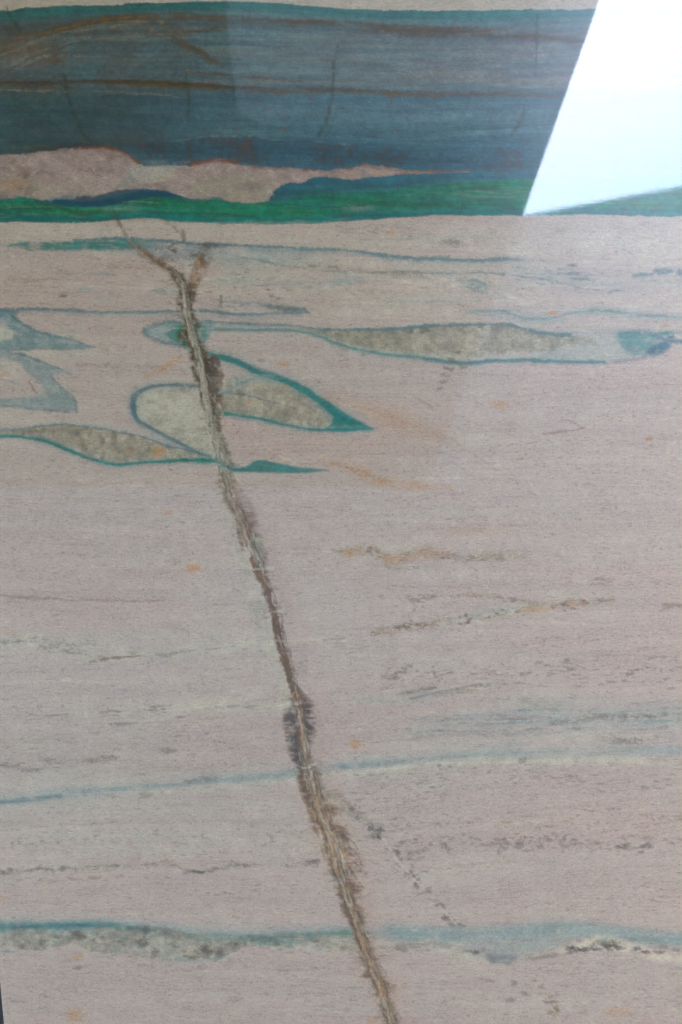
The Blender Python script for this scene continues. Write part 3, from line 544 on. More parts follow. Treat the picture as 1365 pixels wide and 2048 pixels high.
for s_ in range(110):
    rr = random.Random(1700 + s_); x = rr.uniform(820, 1380); t = rr.random(); y = 1425 + t * 50 - (x - 1000) * .03 + rr.gauss(0, 6); L = rr.uniform(20, 120)
    line(rr.choice(['smoke', 'slate', 'slate', 'sky', 'white']), [(x, y, .3), (x + L * .5, y - 2), (x + L, y - 3, .2)], rr.uniform(1.5, 4.5), 4, rr.uniform(.12, .4), rag)
line('sky', [(820, 1460, .4), (1000, 1440), (1200, 1434), (1365, 1434)], 50, 46, .30, M01(streak2, -.8, .5)); line('smoke', [(1100, 1446, .4), (1180, 1436), (1260, 1436), (1310, 1434, .4)], 12, 9, .5, M01(mott + streak, -.6, .4)); spot('smoke', 1250, 1482, 40, 10, .5, .9, 1.1)
# ---- long blue line across the lower half
K = [(0, 1602, 1.1), (100, 1590, 1.2), (200, 1581), (300, 1572, .9), (400, 1561, 1), (500, 1554, 1), (600, 1543, 1), (700, 1531, 1.1), (750, 1527, 1.1), (850, 1518, 1), (950, 1509, 1.2), (1050, 1503, 1.1), (1150, 1502, 1), (1365, 1502, 1.1)]
line('sky', K, 18, 18, .58, M01(streak2 + .5 * mott, -1.3, .3)); line('slate', [(q[0], q[1] + 3) for q in K[:7]], 8, 12, .35, M01(streak2 + .6 * mott, -.6, .5)); line('slate', [(650, 1536), (780, 1526), (850, 1517, .4)], 8, 8, .5, M01(mott, -.7, .4))
line('smoke', [(370, 1564), (400, 1558), (430, 1556)], 10, 8, .55, M01(mott, -.7, .4)); line('slate', [(0, 1604), (120, 1590)], 7, 8, .6, rag)
line('cream', [(150, 1602, .5), (250, 1590), (400, 1578), (580, 1560)], 12, 12, .5, M01(mott, -.8, .4)); line('cream', [(640, 1552), (800, 1536), (960, 1522), (1200, 1520), (1365, 1522)], 15, 12, .7, M01(mott + streak, -1, .3)); line('white', [(660, 1548), (900, 1526), (1150, 1524)], 4, 4, .3, rag)
spot('quartz', 293, 1590, 16, 8, .7); spot('quartz', 225, 1592, 14, 5, .5); spot('smoke', 1047, 1521, 11, 7, .55, .7, .8); spot('smoke', 880, 1531, 6, 5, .5); spot('smoke', 900, 1533, 5, 4, .4)
for x, y in ((215, 1515), (185, 1522), (60, 1540), (20, 1530), (340, 1500), (100, 1520)): spot('smoke', x, y, 22, 6, .45, .8, 1)
line('smoke', [(0, 1545), (90, 1530), (200, 1518)], 22, 22, .25, M01(mott + streak, -.3, .5))
for x0_, y0_, x1_, y1_ in ((60, 1652, 360, 1640), (460, 1626, 600, 1615), (130, 1642, 240, 1640), (0, 1780, 300, 1780)): line('pink', [(x0_, y0_), (x1_, y1_)], 4, 4, .5, rag); line('rust', [(x0_, y0_, .5), (x1_, y1_, .4)], 2, 2.5, .25, M01(streak, -.3, .3))
# ---- grey dashed line
def dashes(pts, n, seed, pig, wx, wy, jy, a_):
    P = np.array(pts, float); rr = random.Random(seed)
    for k in range(n):
        x = rr.uniform(P[0, 0], P[-1, 0]); y = float(np.interp(x, P[:, 0], P[:, 1])) + rr.gauss(0, jy)
        spot(pig, x, y, rr.uniform(*wx), rr.uniform(*wy), rr.uniform(.4, 1) * a_, .7, .9)
L_ = [(0, 1745), (120, 1737), (200, 1735), (260, 1733), (320, 1729), (350, 1732), (380, 1744), (420, 1742), (450, 1732), (490, 1728), (560, 1730), (640, 1725)]
line('quartz', L_, 10, 8, .45, M01(mott, -.6, .4)); dashes(L_, 55, 5, 'smoke', (5, 15), (2.5, 5), 3, .42); line('smoke', [(340, 1727), (365, 1738), (400, 1745), (430, 1738), (460, 1731)], 4, 5, .3, rag)
dashes([(0, 1760), (300, 1755)], 16, 6, 'brown', (5, 14), (2, 4), 2, .35); dashes([(40, 1680), (640, 1665)], 60, 7, 'smoke', (3, 8), (2, 3.5), 12, .38); dashes([(380, 1790), (520, 1788)], 14, 8, 'smoke', (3, 9), (2, 4), 4, .4)
dashes([(780, 1650), (1100, 1636), (1380, 1632)], 90, 9, 'brown', (4, 13), (1.8, 3.2), 10, .38); dashes([(800, 1690), (980, 1688), (1380, 1690)], 110, 10, 'smoke', (3, 11), (2.2, 5), 12, .42)
dashes([(980, 1688), (1110, 1690), (1300, 1692)], 22, 11, 'smoke', (7, 13), (4, 7), 4, .45); dashes([(0, 1690), (640, 1700)], 60, 12, 'pink', (6, 20), (2, 4), 16, .6)
dashes([(0, 1920), (60, 1915), (200, 1918), (500, 1925), (1365, 1940)], 70, 13, 'mauve', (6, 20), (2, 3.5), 10, .45); dashes([(0, 2000), (1365, 2000)], 170, 14, 'mauve', (5, 18), (1.8, 3.4), 40, .42)
dashes([(600, 1300), (1365, 1290)], 80, 15, 'mauve', (4, 12), (1.6, 3), 30, .35); dashes([(0, 1000), (1365, 1020)], 160, 16, 'mauve', (4, 14), (1.6, 3), 90, .33); dashes([(0, 1500), (1365, 1440)], 120, 17, 'smoke', (4, 16), (1.6, 3), 30, .28)
dashes([(650, 1580), (1365, 1560)], 120, 18, 'smoke', (4, 16), (1.4, 2.6), 18, .35); dashes([(0, 560), (330, 560)], 60, 19, 'mauve', (5, 16), (1.6, 3), 24, .4); dashes([(660, 455), (1365, 465)], 90, 20, 'mauve', (5, 18), (1.6, 3), 12, .35)
# ---- diagonal fracture of dots
dashes([(700, 1616), (735, 1645), (760, 1670), (800, 1720), (860, 1790), (910, 1855), (945, 1880)], 52, 21, 'smoke', (4, 9), (3, 7), 7, .6)
dashes([(715, 1625), (790, 1700), (830, 1720)], 34, 22, 'smoke', (5, 16), (3, 5), 20, .4)
line('white', [(752, 1655), (775, 1690), (800, 1728), (850, 1780), (905, 1840)], 4, 4, .5, M01(mott, -.8, .3)); line('quartz', [(690, 1604), (730, 1636), (760, 1672)], 8, 8, .4, rag)
dashes([(1070, 1960), (1100, 2000), (1125, 2048)], 16, 23, 'brown', (6, 13), (3, 6), 5, .5); line('white', [(1088, 1990), (1105, 2016), (1122, 2045)], 3, 4, .35)
for x, y in ((1030, 1965), (1022, 2002), (1050, 1985), (985, 1920)): spot('smoke', x, y, 9, 7, .45, .7, .8)
# ---- bottom blue belt
NT = [(0, 1843), (100, 1842), (200, 1840), (300, 1846), (400, 1856), (500, 1860), (600, 1858), (700, 1852), (800, 1852), (900, 1858), (1000, 1856), (1100, 1848), (1200, 1850), (1300, 1862), (1365, 1868)]
NB = [(0, 1896), (80, 1900), (140, 1890), (200, 1905), (300, 1915), (370, 1920), (430, 1918), (470, 1900), (550, 1893), (700, 1905), (800, 1898), (900, 1910), (960, 1922), (1020, 1924), (1100, 1906), (1180, 1888), (1240, 1880), (1300, 1890), (1365, 1895)]
band('sky', off(NT, -4), off(NT, 26), 24, 18, .58, mod=M01(streak2 + .4 * mott, -2, .2))
band('quartz', off(NT, 12), NB, 16, 5, .75, x1=720, sx=60, mod=M01(mott, -1.5, .3)); band('sky', off(NT, 8), NB, 12, 5, .35, x1=800, sx=80, mod=M01(mott + mottL, -.4, .7))
band('smoke', off(NT, 12), NB, 12, 10, .65, x1=600, sx=60, mod=M01(fbm(X0 / 22, Y0 / 15, 1901, 4, .6), -.05, .5)); band('cream', off(NT, 14), off(NB, 3), 12, 6, .5, x1=860, sx=100, mod=M01(fbm(X0 / 20, Y0 / 12, 1911, 4), .0, .5))
band('sky', [(740, 1852), (900, 1858), (1000, 1856), (1100, 1848), (1200, 1850), (1365, 1866)], [(740, 1876), (900, 1895), (960, 1915), (1020, 1920), (1100, 1896), (1180, 1876), (1240, 1872), (1365, 1890)], 24, 18, .38, mod=M01(streak2 + .5 * mott, -1.6, .3), warp='w'); band('slate', [(740, 1866), (900, 1872), (1000, 1876), (1100, 1866), (1200, 1862), (1365, 1876)], [(740, 1876), (900, 1894), (960, 1912), (1020, 1922), (1100, 1896), (1180, 1878), (1240, 1876), (1365, 1894)], 26, 14, .12, mod=M01(mottL + .5 * mott, -1., .5), warp='w')
line('teal', [(0, 1853, 1.2), (100, 1852, 1.1), (160, 1848, 1), (230, 1850, .7), (300, 1858, .4)], 14, 12, .8, M01(mott + .4 * streak, -1.5, .3)); line('deep', [(30, 1855), (160, 1851), (220, 1852, .4)], 8, 9, .5, rag)
line('teal', [(390, 1880, .5), (460, 1878), (560, 1884), (640, 1880, .5)], 7, 8, .35, rag); line('teal', [(660, 1868), (750, 1866), (850, 1864)], 12, 14, .2); line('slate', [(430, 1920), (455, 1908), (480, 1898)], 4, 5, .6, rag)
line('smoke', [(240, 1856, .5), (300, 1858), (370, 1872, 1.2), (390, 1878, .5)], 14, 10, .55, M01(mott, -.5, .3)); spot('smoke', 415, 1900, 16, 13, .75, .7, .7); spot('smoke', 293, 1858, 8, 10, .65); spot('smoke', 85, 1886, 8, 8, .5); spot('smoke', 530, 1876, 36, 8, .5, .8, .9)
line('sky', [(320, 1916), (400, 1922), (440, 1916)], 4, 4, .6, rag); line('white', [(390, 1880), (420, 1892), (430, 1905)], 3, 3, .4, M01(mott, -.2, .4))
line('cream', [(860, 1886), (910, 1905), (950, 1920, .5)], 16, 12, .75, M01(mott, -1, .3)); line('deep', [(975, 1912, .5), (1000, 1916), (1030, 1916, .5)], 12, 14, .45); line('teal', [(985, 1924), (1020, 1926)], 5, 6, .4)
line('smoke', [(760, 1894, .4), (850, 1888), (900, 1894)], 9, 8, .4, rag); line('smoke', [(1050, 1918, .4), (1120, 1908), (1170, 1898, .5)], 8, 7, .5, rag); dashes([(670, 1900), (860, 1896)], 14, 24, 'brown', (5, 10), (3, 5), 5, .5)
line('white', [(1120, 1905, .4), (1180, 1884), (1210, 1884, 1.2), (1280, 1902), (1365, 1916, .8)], 20, 14, .7, M01(mott, -.9, .3)); spot('quartz', 1205, 1886, 26, 9, .9, .6, .7)
dashes([(1130, 1900), (1180, 1894), (1230, 1888), (1290, 1906), (1365, 1908)], 26, 25, 'smoke', (7, 14), (4, 8), 4, .7); spot('smoke', 949, 1904, 9, 7, .8, .6, .5)

for s_ in range(90):
    rr = random.Random(3500 + s_); x = rr.uniform(-20, 1380); y = float(np.interp(x, [0, 400, 1000, 1365], [1874, 1892, 1890, 1880])) + rr.gauss(0, 12)
    spot(rr.choice(['cream', 'white', 'sky', 'smoke', 'quartz', 'teal' if x < 760 else 'sky']), x, y, rr.uniform(4, 15), rr.uniform(2, 7), rr.uniform(.2, .5), .8, 1)
line('teal', [(380, 1868, .6), (500, 1872, 1), (620, 1868, 1), (710, 1864, .8)], 7, 9, .4, rag)
over('white', .22 * (Wt[0] + Wt[1]) * M01(fbm(FU / 16, FV / 2.4, 1651, 3), .25, .7))
for s_ in range(120):
    rr = random.Random(5200 + s_); x = rr.uniform(-150, 1250); y = rr.uniform(560, 2040); L = rr.uniform(120, 420)
    k_ = float(np.interp(y, SLY, SLV))
    line(rr.choice(['white', 'cream', 'pink', 'brown', 'mauve', 'white']), [(x, y, .3), (x + L * .33, y + L * .33 * k_ + rr.uniform(-3, 3), 1), (x + L * .66, y + L * .66 * k_ + rr.uniform(-3, 3), .8), (x + L, y + L * k_, .2)], rr.uniform(1.5, 7), 5, rr.uniform(.12, .32), M01(streak + .4 * mott, -.6, .5))
# ---- the great fracture
CL = np.array([(215, 400), (230, 430), (258, 485), (300, 514), (340, 540), (362, 570), (371, 610), (378, 650), (392, 700), (403, 760), (415, 820), (432, 880), (446, 940), (466, 1000), (488, 1060), (512, 1120), (532, 1170),
               (552, 1240), (568, 1300), (582, 1360), (598, 1420), (608, 1480), (618, 1530), (632, 1590), (650, 1650), (668, 1710), (688, 1780), (712, 1850), (738, 1920), (760, 1980), (782, 2040), (830, 2160), (900, 2330)], float)
CL = smooth_pts(CL, n=4)
cy = np.interp(Y0, CL[:, 1], CL[:, 0]).astype(np.float32)
wob = 5 * fbm(Y0 / 40, Y0 * 0, 1201, 3) + 2.2 * fbm(Y0 / 9, Y0 * 0 + 4, 1211, 3)
Dx = X0 - cy - wob * .6                                   # signed sideways distance from the fracture line
yb_ = lambda ys_, vs_: np.interp(Y0, ys_, vs_).astype(np.float32)
comb = fbm(X0 / 26, Y0 / 3.0, 1221, 3, .6); combL = fbm(X0 / 40, Y0 / 20, 1231, 3)
on = sst(505, 540, Y0)
# pale, greenish and pink halos
hl = yb_([500, 900, 1060, 1120, 1300, 1450, 1600, 2330], [10, 18, 40, 60, 62, 30, 14, 14])
over('cream', on * .62 * (1 - sst(.4, 1.0, -Dx / hl)) * (Dx < 4) * M01(mott + .6 * mottL, -1.2, .5))
over('quartz', on * .42 * (1 - sst(.3, 1, np.abs(Dx + hl * .45) / (hl * .55))) * M01(mott + .8 * mottL, -.1, .6))
over('mauve', on * .24 * sst(0, 8, Dx) * (1 - sst(.75, 1.0, Dx / yb_([500, 900, 1000, 1100, 1300, 1400, 1500, 1560, 2330], [8, 14, 34, 52, 42, 52, 50, 40, 26]))) * M01(mottL + .3 * combL, -1.2, .5))
over('pink', on * .35 * sst(0, 10, Dx) * (1 - sst(.6, 1.0, Dx / 75)) * sst(1000, 1050, Y0))
# dark fill on both flanks; the rim is combed along the bands
YK = [500, 540, 580, 640, 700, 760, 800, 860, 930, 980, 1030, 1060, 1100, 1140, 1200, 1260, 1320, 1380, 1410, 1440, 1500, 1560, 1620, 1680, 1740, 1780, 1850, 1920, 1980, 2048, 2330]
WL = [6, 10, 20, 25, 24, 18, 10, 6, 10, 18, 14, 10, 8, 8, 8, 14, 4, 5, 22, 36, 30, 22, 26, 18, 20, 18, 16, 20, 16, 22, 22]
WR = [8, 10, 26, 20, 26, 40, 42, 20, 26, 26, 36, 30, 26, 16, 12, 9, 14, 18, 26, 28, 18, 26, 40, 46, 44, 36, 26, 26, 26, 18, 18]
combA = fbm(X0 / 34, Y0 / 6.5, 1223, 3, .7); combB = fbm(X0 / 22, Y0 / 2.6, 1225, 2, .6); low = fbm(X0 * 0 + 3, Y0 / 34, 1227, 3, .6)
rag2 = 1 + .26 * combA + .12 * combB + .5 * combL
wl = .84 * yb_(YK, WL) * rag2 * (1 + .45 * low); wr = .78 * yb_(YK, WR) * rag2 * (1 - .45 * low)
dk = np.where(Dx < 0, 1 - sst(-9, 5, -Dx - wl + EDGE), 1 - sst(-10, 7, Dx - wr + EDGE))
patch = M01(fbm(X0 / 12, Y0 / 18, 1241, 4, .65) + .35 * combA + .3 * mott, -.75, .25)
over('brown', on * dk * .85 * patch)
grey_up = 1 - sst(900, 1000, Y0)
over('smoke', on * dk * patch * np.clip(.55 * grey_up + .6 * np.exp(-((Y0 - 1480) / 70) ** 2), 0, 1))
over('quartz', on * dk * .38 * M01(mott, .0, .6))
over('green', dk * .18 * sst(690, 720, Y0) * (1 - sst(920, 960, Y0)) * M01(mottL, -.3, .5))
# solid brown seams
line('brown', [(505, 1120, .7), (520, 1150, 1.3), (530, 1168, 1), (540, 1195, .8), (550, 1230, 1), (556, 1262, 1.5), (564, 1295, 1.3), (572, 1325, 1), (582, 1360, .9), (592, 1400, .7)], 14, 4, .96)
line('olive', [(570, 1310), (580, 1350), (592, 1395), (598, 1420)], 6, 5, .5, rag)
line('brown', [(452, 960, .8), (466, 1010, 1.2), (478, 1060, 1), (486, 1100, .7)], 8, 4, .8, M01(comb, -.9, .2)); line('mauve', [(484, 985, .8), (500, 1030, 1.3), (508, 1065, .8)], 22, 10, .55, M01(comb, -.9, .4)); line('brown', [(486, 990, .8), (500, 1035, 1.3), (512, 1068, .5)], 18, 8, .6, M01(comb + combL, -.7, .4))
poly('quartz', [(496, 1070), (524, 1072), (532, 1120), (526, 1136), (508, 1118)], 8, .85); line('olive', [(500, 1080), (516, 1124)], 10, 10, .3)
# smoky blocks
poly('smoke', [(398, 722), (438, 716), (444, 776), (408, 782)], 6, .8, M01(mott, -1.1, .1)); poly('brown', [(398, 722), (438, 716), (444, 776), (408, 782)], 8, .4, M01(mott, -.6, .5), sharp=False)
poly('smoke', [(566, 1420), (592, 1430), (600, 1500), (606, 1530), (586, 1524), (570, 1470)], 8, .75, M01(comb + .6 * mott, -.8, .3)); line('smoke', [(615, 1418, .5), (622, 1436), (616, 1462, .7)], 20, 10, .7, M01(comb + mott, -.5, .3))
line('brown', [(600, 1540), (606, 1570), (622, 1620), (634, 1660)], 16, 7, .7, M01(mott + comb, -.9, .2)); line('brown', [(632, 1545), (644, 1580), (660, 1640), (674, 1700), (700, 1740)], 18, 12, .6, M01(mott, -.5, .4))
# pale fibrous cores and threads, thin and crisp
def thread(dx_, y0_, y1_, wd, a_, pig, seed, amp=3.5, brk=-.6):
    c = cy + wob * .6 + dx_ + amp * fbm(Y0 / 26, Y0 * 0 + seed, seed, 4, .6)
    m = (1 - sst(wd * .5 - .8, wd * .5 + 1.2, np.abs(X0 - c))) * sst(y0_ - 15, y0_ + 15, Y0) * (1 - sst(y1_ - 15, y1_ + 15, Y0))
    over(pig, m * a_ * .72 * M01(fbm(Y0 / 9, X0 / 7, seed + 5, 4, .65) + .4 * mott, brk + .25, brk + .85))
over('cream', on * (1 - sst(sh := yb_([540, 700, 860, 960, 1060, 1100, 1400, 1520, 1600, 1660, 1750, 1850, 2048, 2330], [3, 3, 5, 10, 8, -6, -4, 7, 6, 7, 6, 4, 6, 6]), sh + 5, np.abs(Dx - 2 + 5 * low) + EDGE)) * .62 * M01(fbm(Dx / 6, Y0 / 14, 1261, 4, .65) + .4 * mott, -.6, .3))
over('quartz', on * (1 - sst(sh, sh + 6, np.abs(Dx - 2 + 5 * low))) * .7 * M01(fbm(Dx / 3.5, Y0 / 16, 1271, 4, .6), .0, .5))
over('ochre', sst(940, 1000, Y0) * (1 - sst(sh, sh + 6, np.abs(Dx))) * .22 * M01(fbm(Dx / 4, Y0 / 20, 1281, 3), .0, .5))
over('brown', sst(940, 1000, Y0) * (1 - sst(sh, sh + 7, np.abs(Dx))) * .55 * M01(fbm(Dx / 3, Y0 / 12, 1285, 4, .65), .05, .4))
thread(-2, 540, 1100, 2.2, .8, 'white', 11); thread(5, 600, 1000, 2, .55, 'cream', 12); thread(-9, 960, 1100, 2.4, .6, 'cream', 13); thread(5, 1110, 1560, 2.2, .85, 'white', 14, 2); thread(8, 960, 1080, 2.4, .5, 'cream', 15)
thread(0, 1400, 2200, 2.2, .75, 'white', 16, 4); thread(-14, 1500, 1700, 2.2, .75, 'white', 17, 5); thread(14, 1500, 1760, 2.0, .7, 'cream', 18, 5); thread(-4, 1620, 1820, 3, .3, 'ochre', 19, 3, .0); thread(22, 1600, 1780, 1.8, .6, 'cream', 20, 6); thread(8, 1640, 2200, 3.2, .55, 'cream', 21, 4)
thread(-8, 1640, 2200, 3, .7, 'olive', 22, 4); thread(9, 1750, 2200, 3.4, .65, 'brown', 23, 4); thread(-20, 1570, 1720, 3, .7, 'olive', 24, 3); thread(3, 1380, 1600, 3, .6, 'olive', 25, 4); thread(0, 1850, 2200, 6, .4, 'olive', 26, 2, -.2)
thread(-14, 1860, 2200, 6, .55, 'brown', 27, 3, -.4); thread(16, 1860, 2200, 6, .6, 'brown', 28, 3, -.4)
over('rust', on * dk * .25 * M01(fbm(X0 / 8, Y0 / 20, 1291, 4), .25, .6) * sst(1000, 1150, Y0))
line('white', [(664, 1668, .5), (676, 1700, 1.2), (690, 1735, .6)], 10, 6, .75, M01(mott, -1.2, .2)); line('ochre', [(636, 1650, .5), (652, 1690), (668, 1730), (682, 1770), (694, 1800)], 6, 6, .3, M01(mott + .5 * fine, -.4, .5))
line('cream', [(430, 765), (408, 800), (418, 850), (432, 895), (440, 920)], 26, 20, .35, M01(mott, -.9, .4))
core = on * (1 - sst(sh + 1, sh + 8, np.abs(Dx - 2 + 5 * low)))
low_half = sst(930, 1000, Y0)
over('cream', (1 - low_half) * core * .45 * M01(mott + fine, -.7, .4))
over('ochre', low_half * core * .34 * M01(mott + .6 * fine, -1, .5)); over('olive', core * (.12 + .22 * low_half) * M01(fbm(Dx / 5, Y0 / 15, 1301, 4, .65), -.4, .4))
rimL = np.exp(-((Dx + wl * .55) / (2.5 + wl * .30)) ** 2); rimR = np.exp(-((Dx - wr * .55) / (2.5 + wr * .28)) ** 2)
LTX += on * dk * (-.36) * np.maximum(rimL, rimR * .8) * M01(mott + .6 * combA, -1, .3)
over('ochre', .16 * sst(1540, 1600, Y0) * (1 - sst(.3, 1, np.abs(Dx - 8) / 70)) * M01(mottL + .4 * mott, -.6, .6))
over('ochre', sst(1000, 1060, Y0) * .30 * (1 - sst(.2, 1, np.abs(Dx) / 13)) * M01(fbm(Dx / 3.5, Y0 / 16, 1311, 4, .65), -.1, .5))
for dd, sd_ in ((-6, 1401), (4, 1402), (11, 1403)):
    c_ = cy + wob * .6 + dd + 4 * fbm(Y0 / 24, Y0 * 0 + 2, sd_, 4, .6)
    LTX += on * (-.55) * (1 - sst(.6, 2.4, np.abs(X0 - c_))) * M01(fbm(Y0 / 12, X0 / 8, sd_ + 7, 3), -.4, .2)
rr = random.Random(77)
for s_ in range(330):                                            # splinters and crystals inside the fracture
    y = rr.uniform(540, 2060); x = float(np.interp(y, CL[:, 1], CL[:, 0])); L = rr.uniform(6, 30)
    wl_ = float(np.interp(y, YK, WL)); wr_ = float(np.interp(y, YK, WR)); x += rr.uniform(-wl_, wr_) * .85
    k_ = rr.gauss(.32, .35); c = rr.choice(['cream', 'brown', 'olive', 'smoke', 'quartz', 'brown', 'white', 'cream', 'quartz'])
    if 1100 < y < 1390 and c in ('cream', 'white', 'quartz') and rr.random() < .7: continue
    line(c, [(x, y, .4), (x + L * k_ * .5 + rr.uniform(-2, 2), y + L * .5), (x + L * k_, y + L, .3)], rr.uniform(1.6, 5), 3, rr.uniform(.3, .7), M01(mott + .5 * fine, -.9, .3))
for s_ in range(150):                                            # barbs running out along the bands
    y = rr.uniform(545, 2060); x = float(np.interp(y, CL[:, 1], CL[:, 0])); sd = rr.choice((-1, 1))
    w_ = float(np.interp(y, YK, WL if sd < 0 else WR)); L = rr.uniform(5, 20)
    line(rr.choice(['brown', 'smoke', 'brown', 'quartz', 'pale']), [(x + sd * w_ * .6, y, 1), (x + sd * (w_ * .8 + L * .5), y - sd * 1.5, .7), (x + sd * (w_ * .8 + L), y - sd * 2, .2)], rr.uniform(2, 5), 3.5, rr.uniform(.25, .6), M01(mott, -1, .3))
# branches at the top of the fracture
line('smoke', [(285, 505), (315, 522), (345, 540)], 18, 10, .5, M01(mott, -.6, .3)); line('brown', [(262, 488, .5), (290, 508), (320, 525), (352, 556)], 14, 10, .7, M01(mott, -.8, .2)); line('smoke', [(330, 520), (356, 545), (364, 580)], 26, 14, .45, M01(mott + .4 * comb, -.5, .4))
line('smoke', [(405, 524, 1.2), (394, 545, 1), (384, 568, .8), (380, 600, .8)], 22, 10, .6, M01(mott + .3 * comb, -.8, .3)); line('brown', [(410, 516, 1.3), (396, 545, 1.2), (384, 580)], 22, 12, .62, M01(mott, -.7, .3))
line('cream', [(372, 508, .5), (374, 540), (372, 575, .6)], 7, 7, .5, M01(mott, -.6, .3))
spot('ochre', 396, 526, 6, 6, .8); spot('ochre', 392, 553, 10, 7, .5, .9, .9); line('white', [(350, 548), (364, 566), (368, 600), (373, 650), (386, 690)], 4, 4, .45, rag)
dashes([(340, 500), (400, 512)], 18, 26, 'smoke', (3, 8), (2, 4), 8, .55); line('smoke', [(366, 462), (369, 484)], 7, 6, .65, rag); line('cream', [(256, 475), (275, 500), (300, 520)], 4, 4, .4)
for y0_, xa, xb in ((1136, 500, 560), (1224, 545, 570), (1282, 470, 700), (1410, 560, 610)): line('white', [(xa, y0_ + 2, .4), ((xa + xb) / 2, y0_), (xb, y0_ - 3, .4)], 3, 3, .55, M01(mott, -.8, .3))
line('white', [(590, 1528), (610, 1536), (630, 1526)], 3, 3, .6); line('ochre', [(568, 1470), (592, 1462)], 3, 3, .5)
# fan of scratches and side splay
for s_ in range(26):
    rr = random.Random(2000 + s_); x = 660 + rr.uniform(0, 45); y = 1620 + rr.uniform(0, 110); L = rr.uniform(14, 42); line(rr.choice(['brown', 'smoke', 'cream', 'ochre']), [(x, y, .5), (x + L * .5, y + L * .35), (x + L * .75, y + L, .2)], 2.2, 2.2, rr.uniform(.25, .6))
line('quartz', [(650, 1585), (675, 1605), (700, 1628, .5)], 9, 8, .7); line('brown', [(655, 1572, .7), (680, 1592), (705, 1618, .3)], 12, 12, .45, M01(comb, -.6, .4)); line('brown', [(690, 1690, .5), (712, 1720), (730, 1745, .3)], 22, 18, .45, M01(comb + mott, -.6, .4))
spot('green', 690, 1866, 16, 10, .35)
# faint pale scratches in the polish
for s_ in range(40):
    rr = random.Random(2300 + s_); x = rr.uniform(20, 1345); y = rr.uniform(460, 2030); L = rr.uniform(20, 90); k_ = rr.uniform(-.25, .25)
    line('white', [(x, y, .3), (x + L * k_, y + L * .5), (x + L * k_ * 2, y + L, .2)], 2.2, 2.5, rr.uniform(.1, .22), M01(mott, -.6, .4))
# ---- granular flecks over everything but the coloured minerals
palew = Wt[0] + Wt[1] + Wt[2]
over('smoke', .34 * palew * M01(fbm(FU / 9, FV / 2.6, 1401, 2) + .4 * streak2, .42, .85)); over('brown', .26 * palew * M01(fbm(FU / 5, FV / 2.2, 1411, 2), .5, .85)); over('rust', .16 * palew * M01(fbm(FU / 6, FV / 2.6, 1421, 2), .5, .8))
over('white', .22 * palew * M01(fbm(FU / 7, FV / 2.4, 1431, 2), .4, .8))
over('smoke', .20 * (Wt[IDX['slate']] + Wt[IDX['sky']] + Wt[IDX['deep']]) * M01(fbm(FU / 5, FV / 2.6, 1441, 2), .2, .7))

rg = M01(mott + .4 * fine, -1.0, .2)
for P_, ww in (([(128, 146), (135, 180), (140, 210), (155, 240), (163, 262), (178, 282)], 7), ([(372, 160), (377, 190), (376, 235)], 6), ([(690, 85), (672, 130), (665, 180), (655, 240), (638, 272)], 9),
               ([(12, 15), (26, 40), (42, 64)], 6), ([(1052, 212), (1040, 245), (1022, 272)], 5), ([(1075, 26), (1068, 150)], 6), ([(455, 0), (458, 12)], 8)):
    shade_vein(P_, ww, 9, -.40, M01(mott + .5 * fine, -.6, .5))
shade_vein([(180, 282), (205, 300), (222, 330)], 4, 5, -.2, rg)
for P_, ww, am in (([(228, 420), (238, 446), (256, 475), (270, 494)], 4, -.5), ([(325, 436), (345, 452), (362, 470)], 4, -.4), ([(0, 166), (120, 165), (240, 163), (370, 167), (470, 175), (700, 181)], 4, -.55),
               ([(300, 32), (400, 32), (460, 36), (700, 48), (900, 62)], 7, -.35), ([(700, 64), (850, 70), (1000, 74), (1200, 84)], 8, -.35), ([(370, 146), (470, 151), (600, 162)], 3, -.4),
               ([(70, 403), (110, 412), (160, 428), (200, 424)], 4, -.5), ([(640, 415), (720, 412), (800, 410), (880, 408)], 3, -.4), ([(230, 425), (340, 424), (430, 428), (520, 436)], 3, -.45),
               ([(545, 398), (620, 384), (700, 378), (800, 370), (900, 362)], 9, -.45), ([(110, 405), (190, 409), (240, 402), (300, 390), (360, 396)], 7, -.4), ([(0, 306), (60, 302), (120, 296), (200, 290)], 9, -.35),
               ([(300, 300), (400, 296), (500, 300), (620, 312), (720, 312), (900, 318)], 34, -.28), ([(550, 440), (800, 428), (1050, 426)], 7, -.3), ([(0, 436), (200, 438), (450, 441)], 7, -.3)):
    shade_vein(P_, ww, ww + 4, am, M01(mott + streak, -.9, .4))
for s_ in range(90):
    rr = random.Random(4000 + s_); x = rr.uniform(-60, 1250); y = rr.uniform(30, 430); L = rr.uniform(20, 150)
    if not (290 < y < 405 and x < 700): shade_vein([(x, y, .3), (x + L * .5, y + rr.uniform(-3, 4)), (x + L, y + rr.uniform(-4, 6), .3)], rr.uniform(2, 7), 5, rr.choice((-.35, -.28, .22)), M01(streak, -.6, .5))
# the copper line runs on through the fracture
line('teal', [(395, 921, .8), (430, 921, 1.2), (450, 932), (475, 939), (500, 938, .6)], 7, 6, .6, rag, 's'); line('green', [(405, 921), (440, 924, .6)], 6, 6, .45)
for x, y, a_ in ((590, 1500, -.35), (620, 1440, -.3), (424, 748, -.3), (560, 1275, -.2)): shade_vein([(x - 4, y - 24), (x + 4, y + 24)], 18, 16, a_, rg)
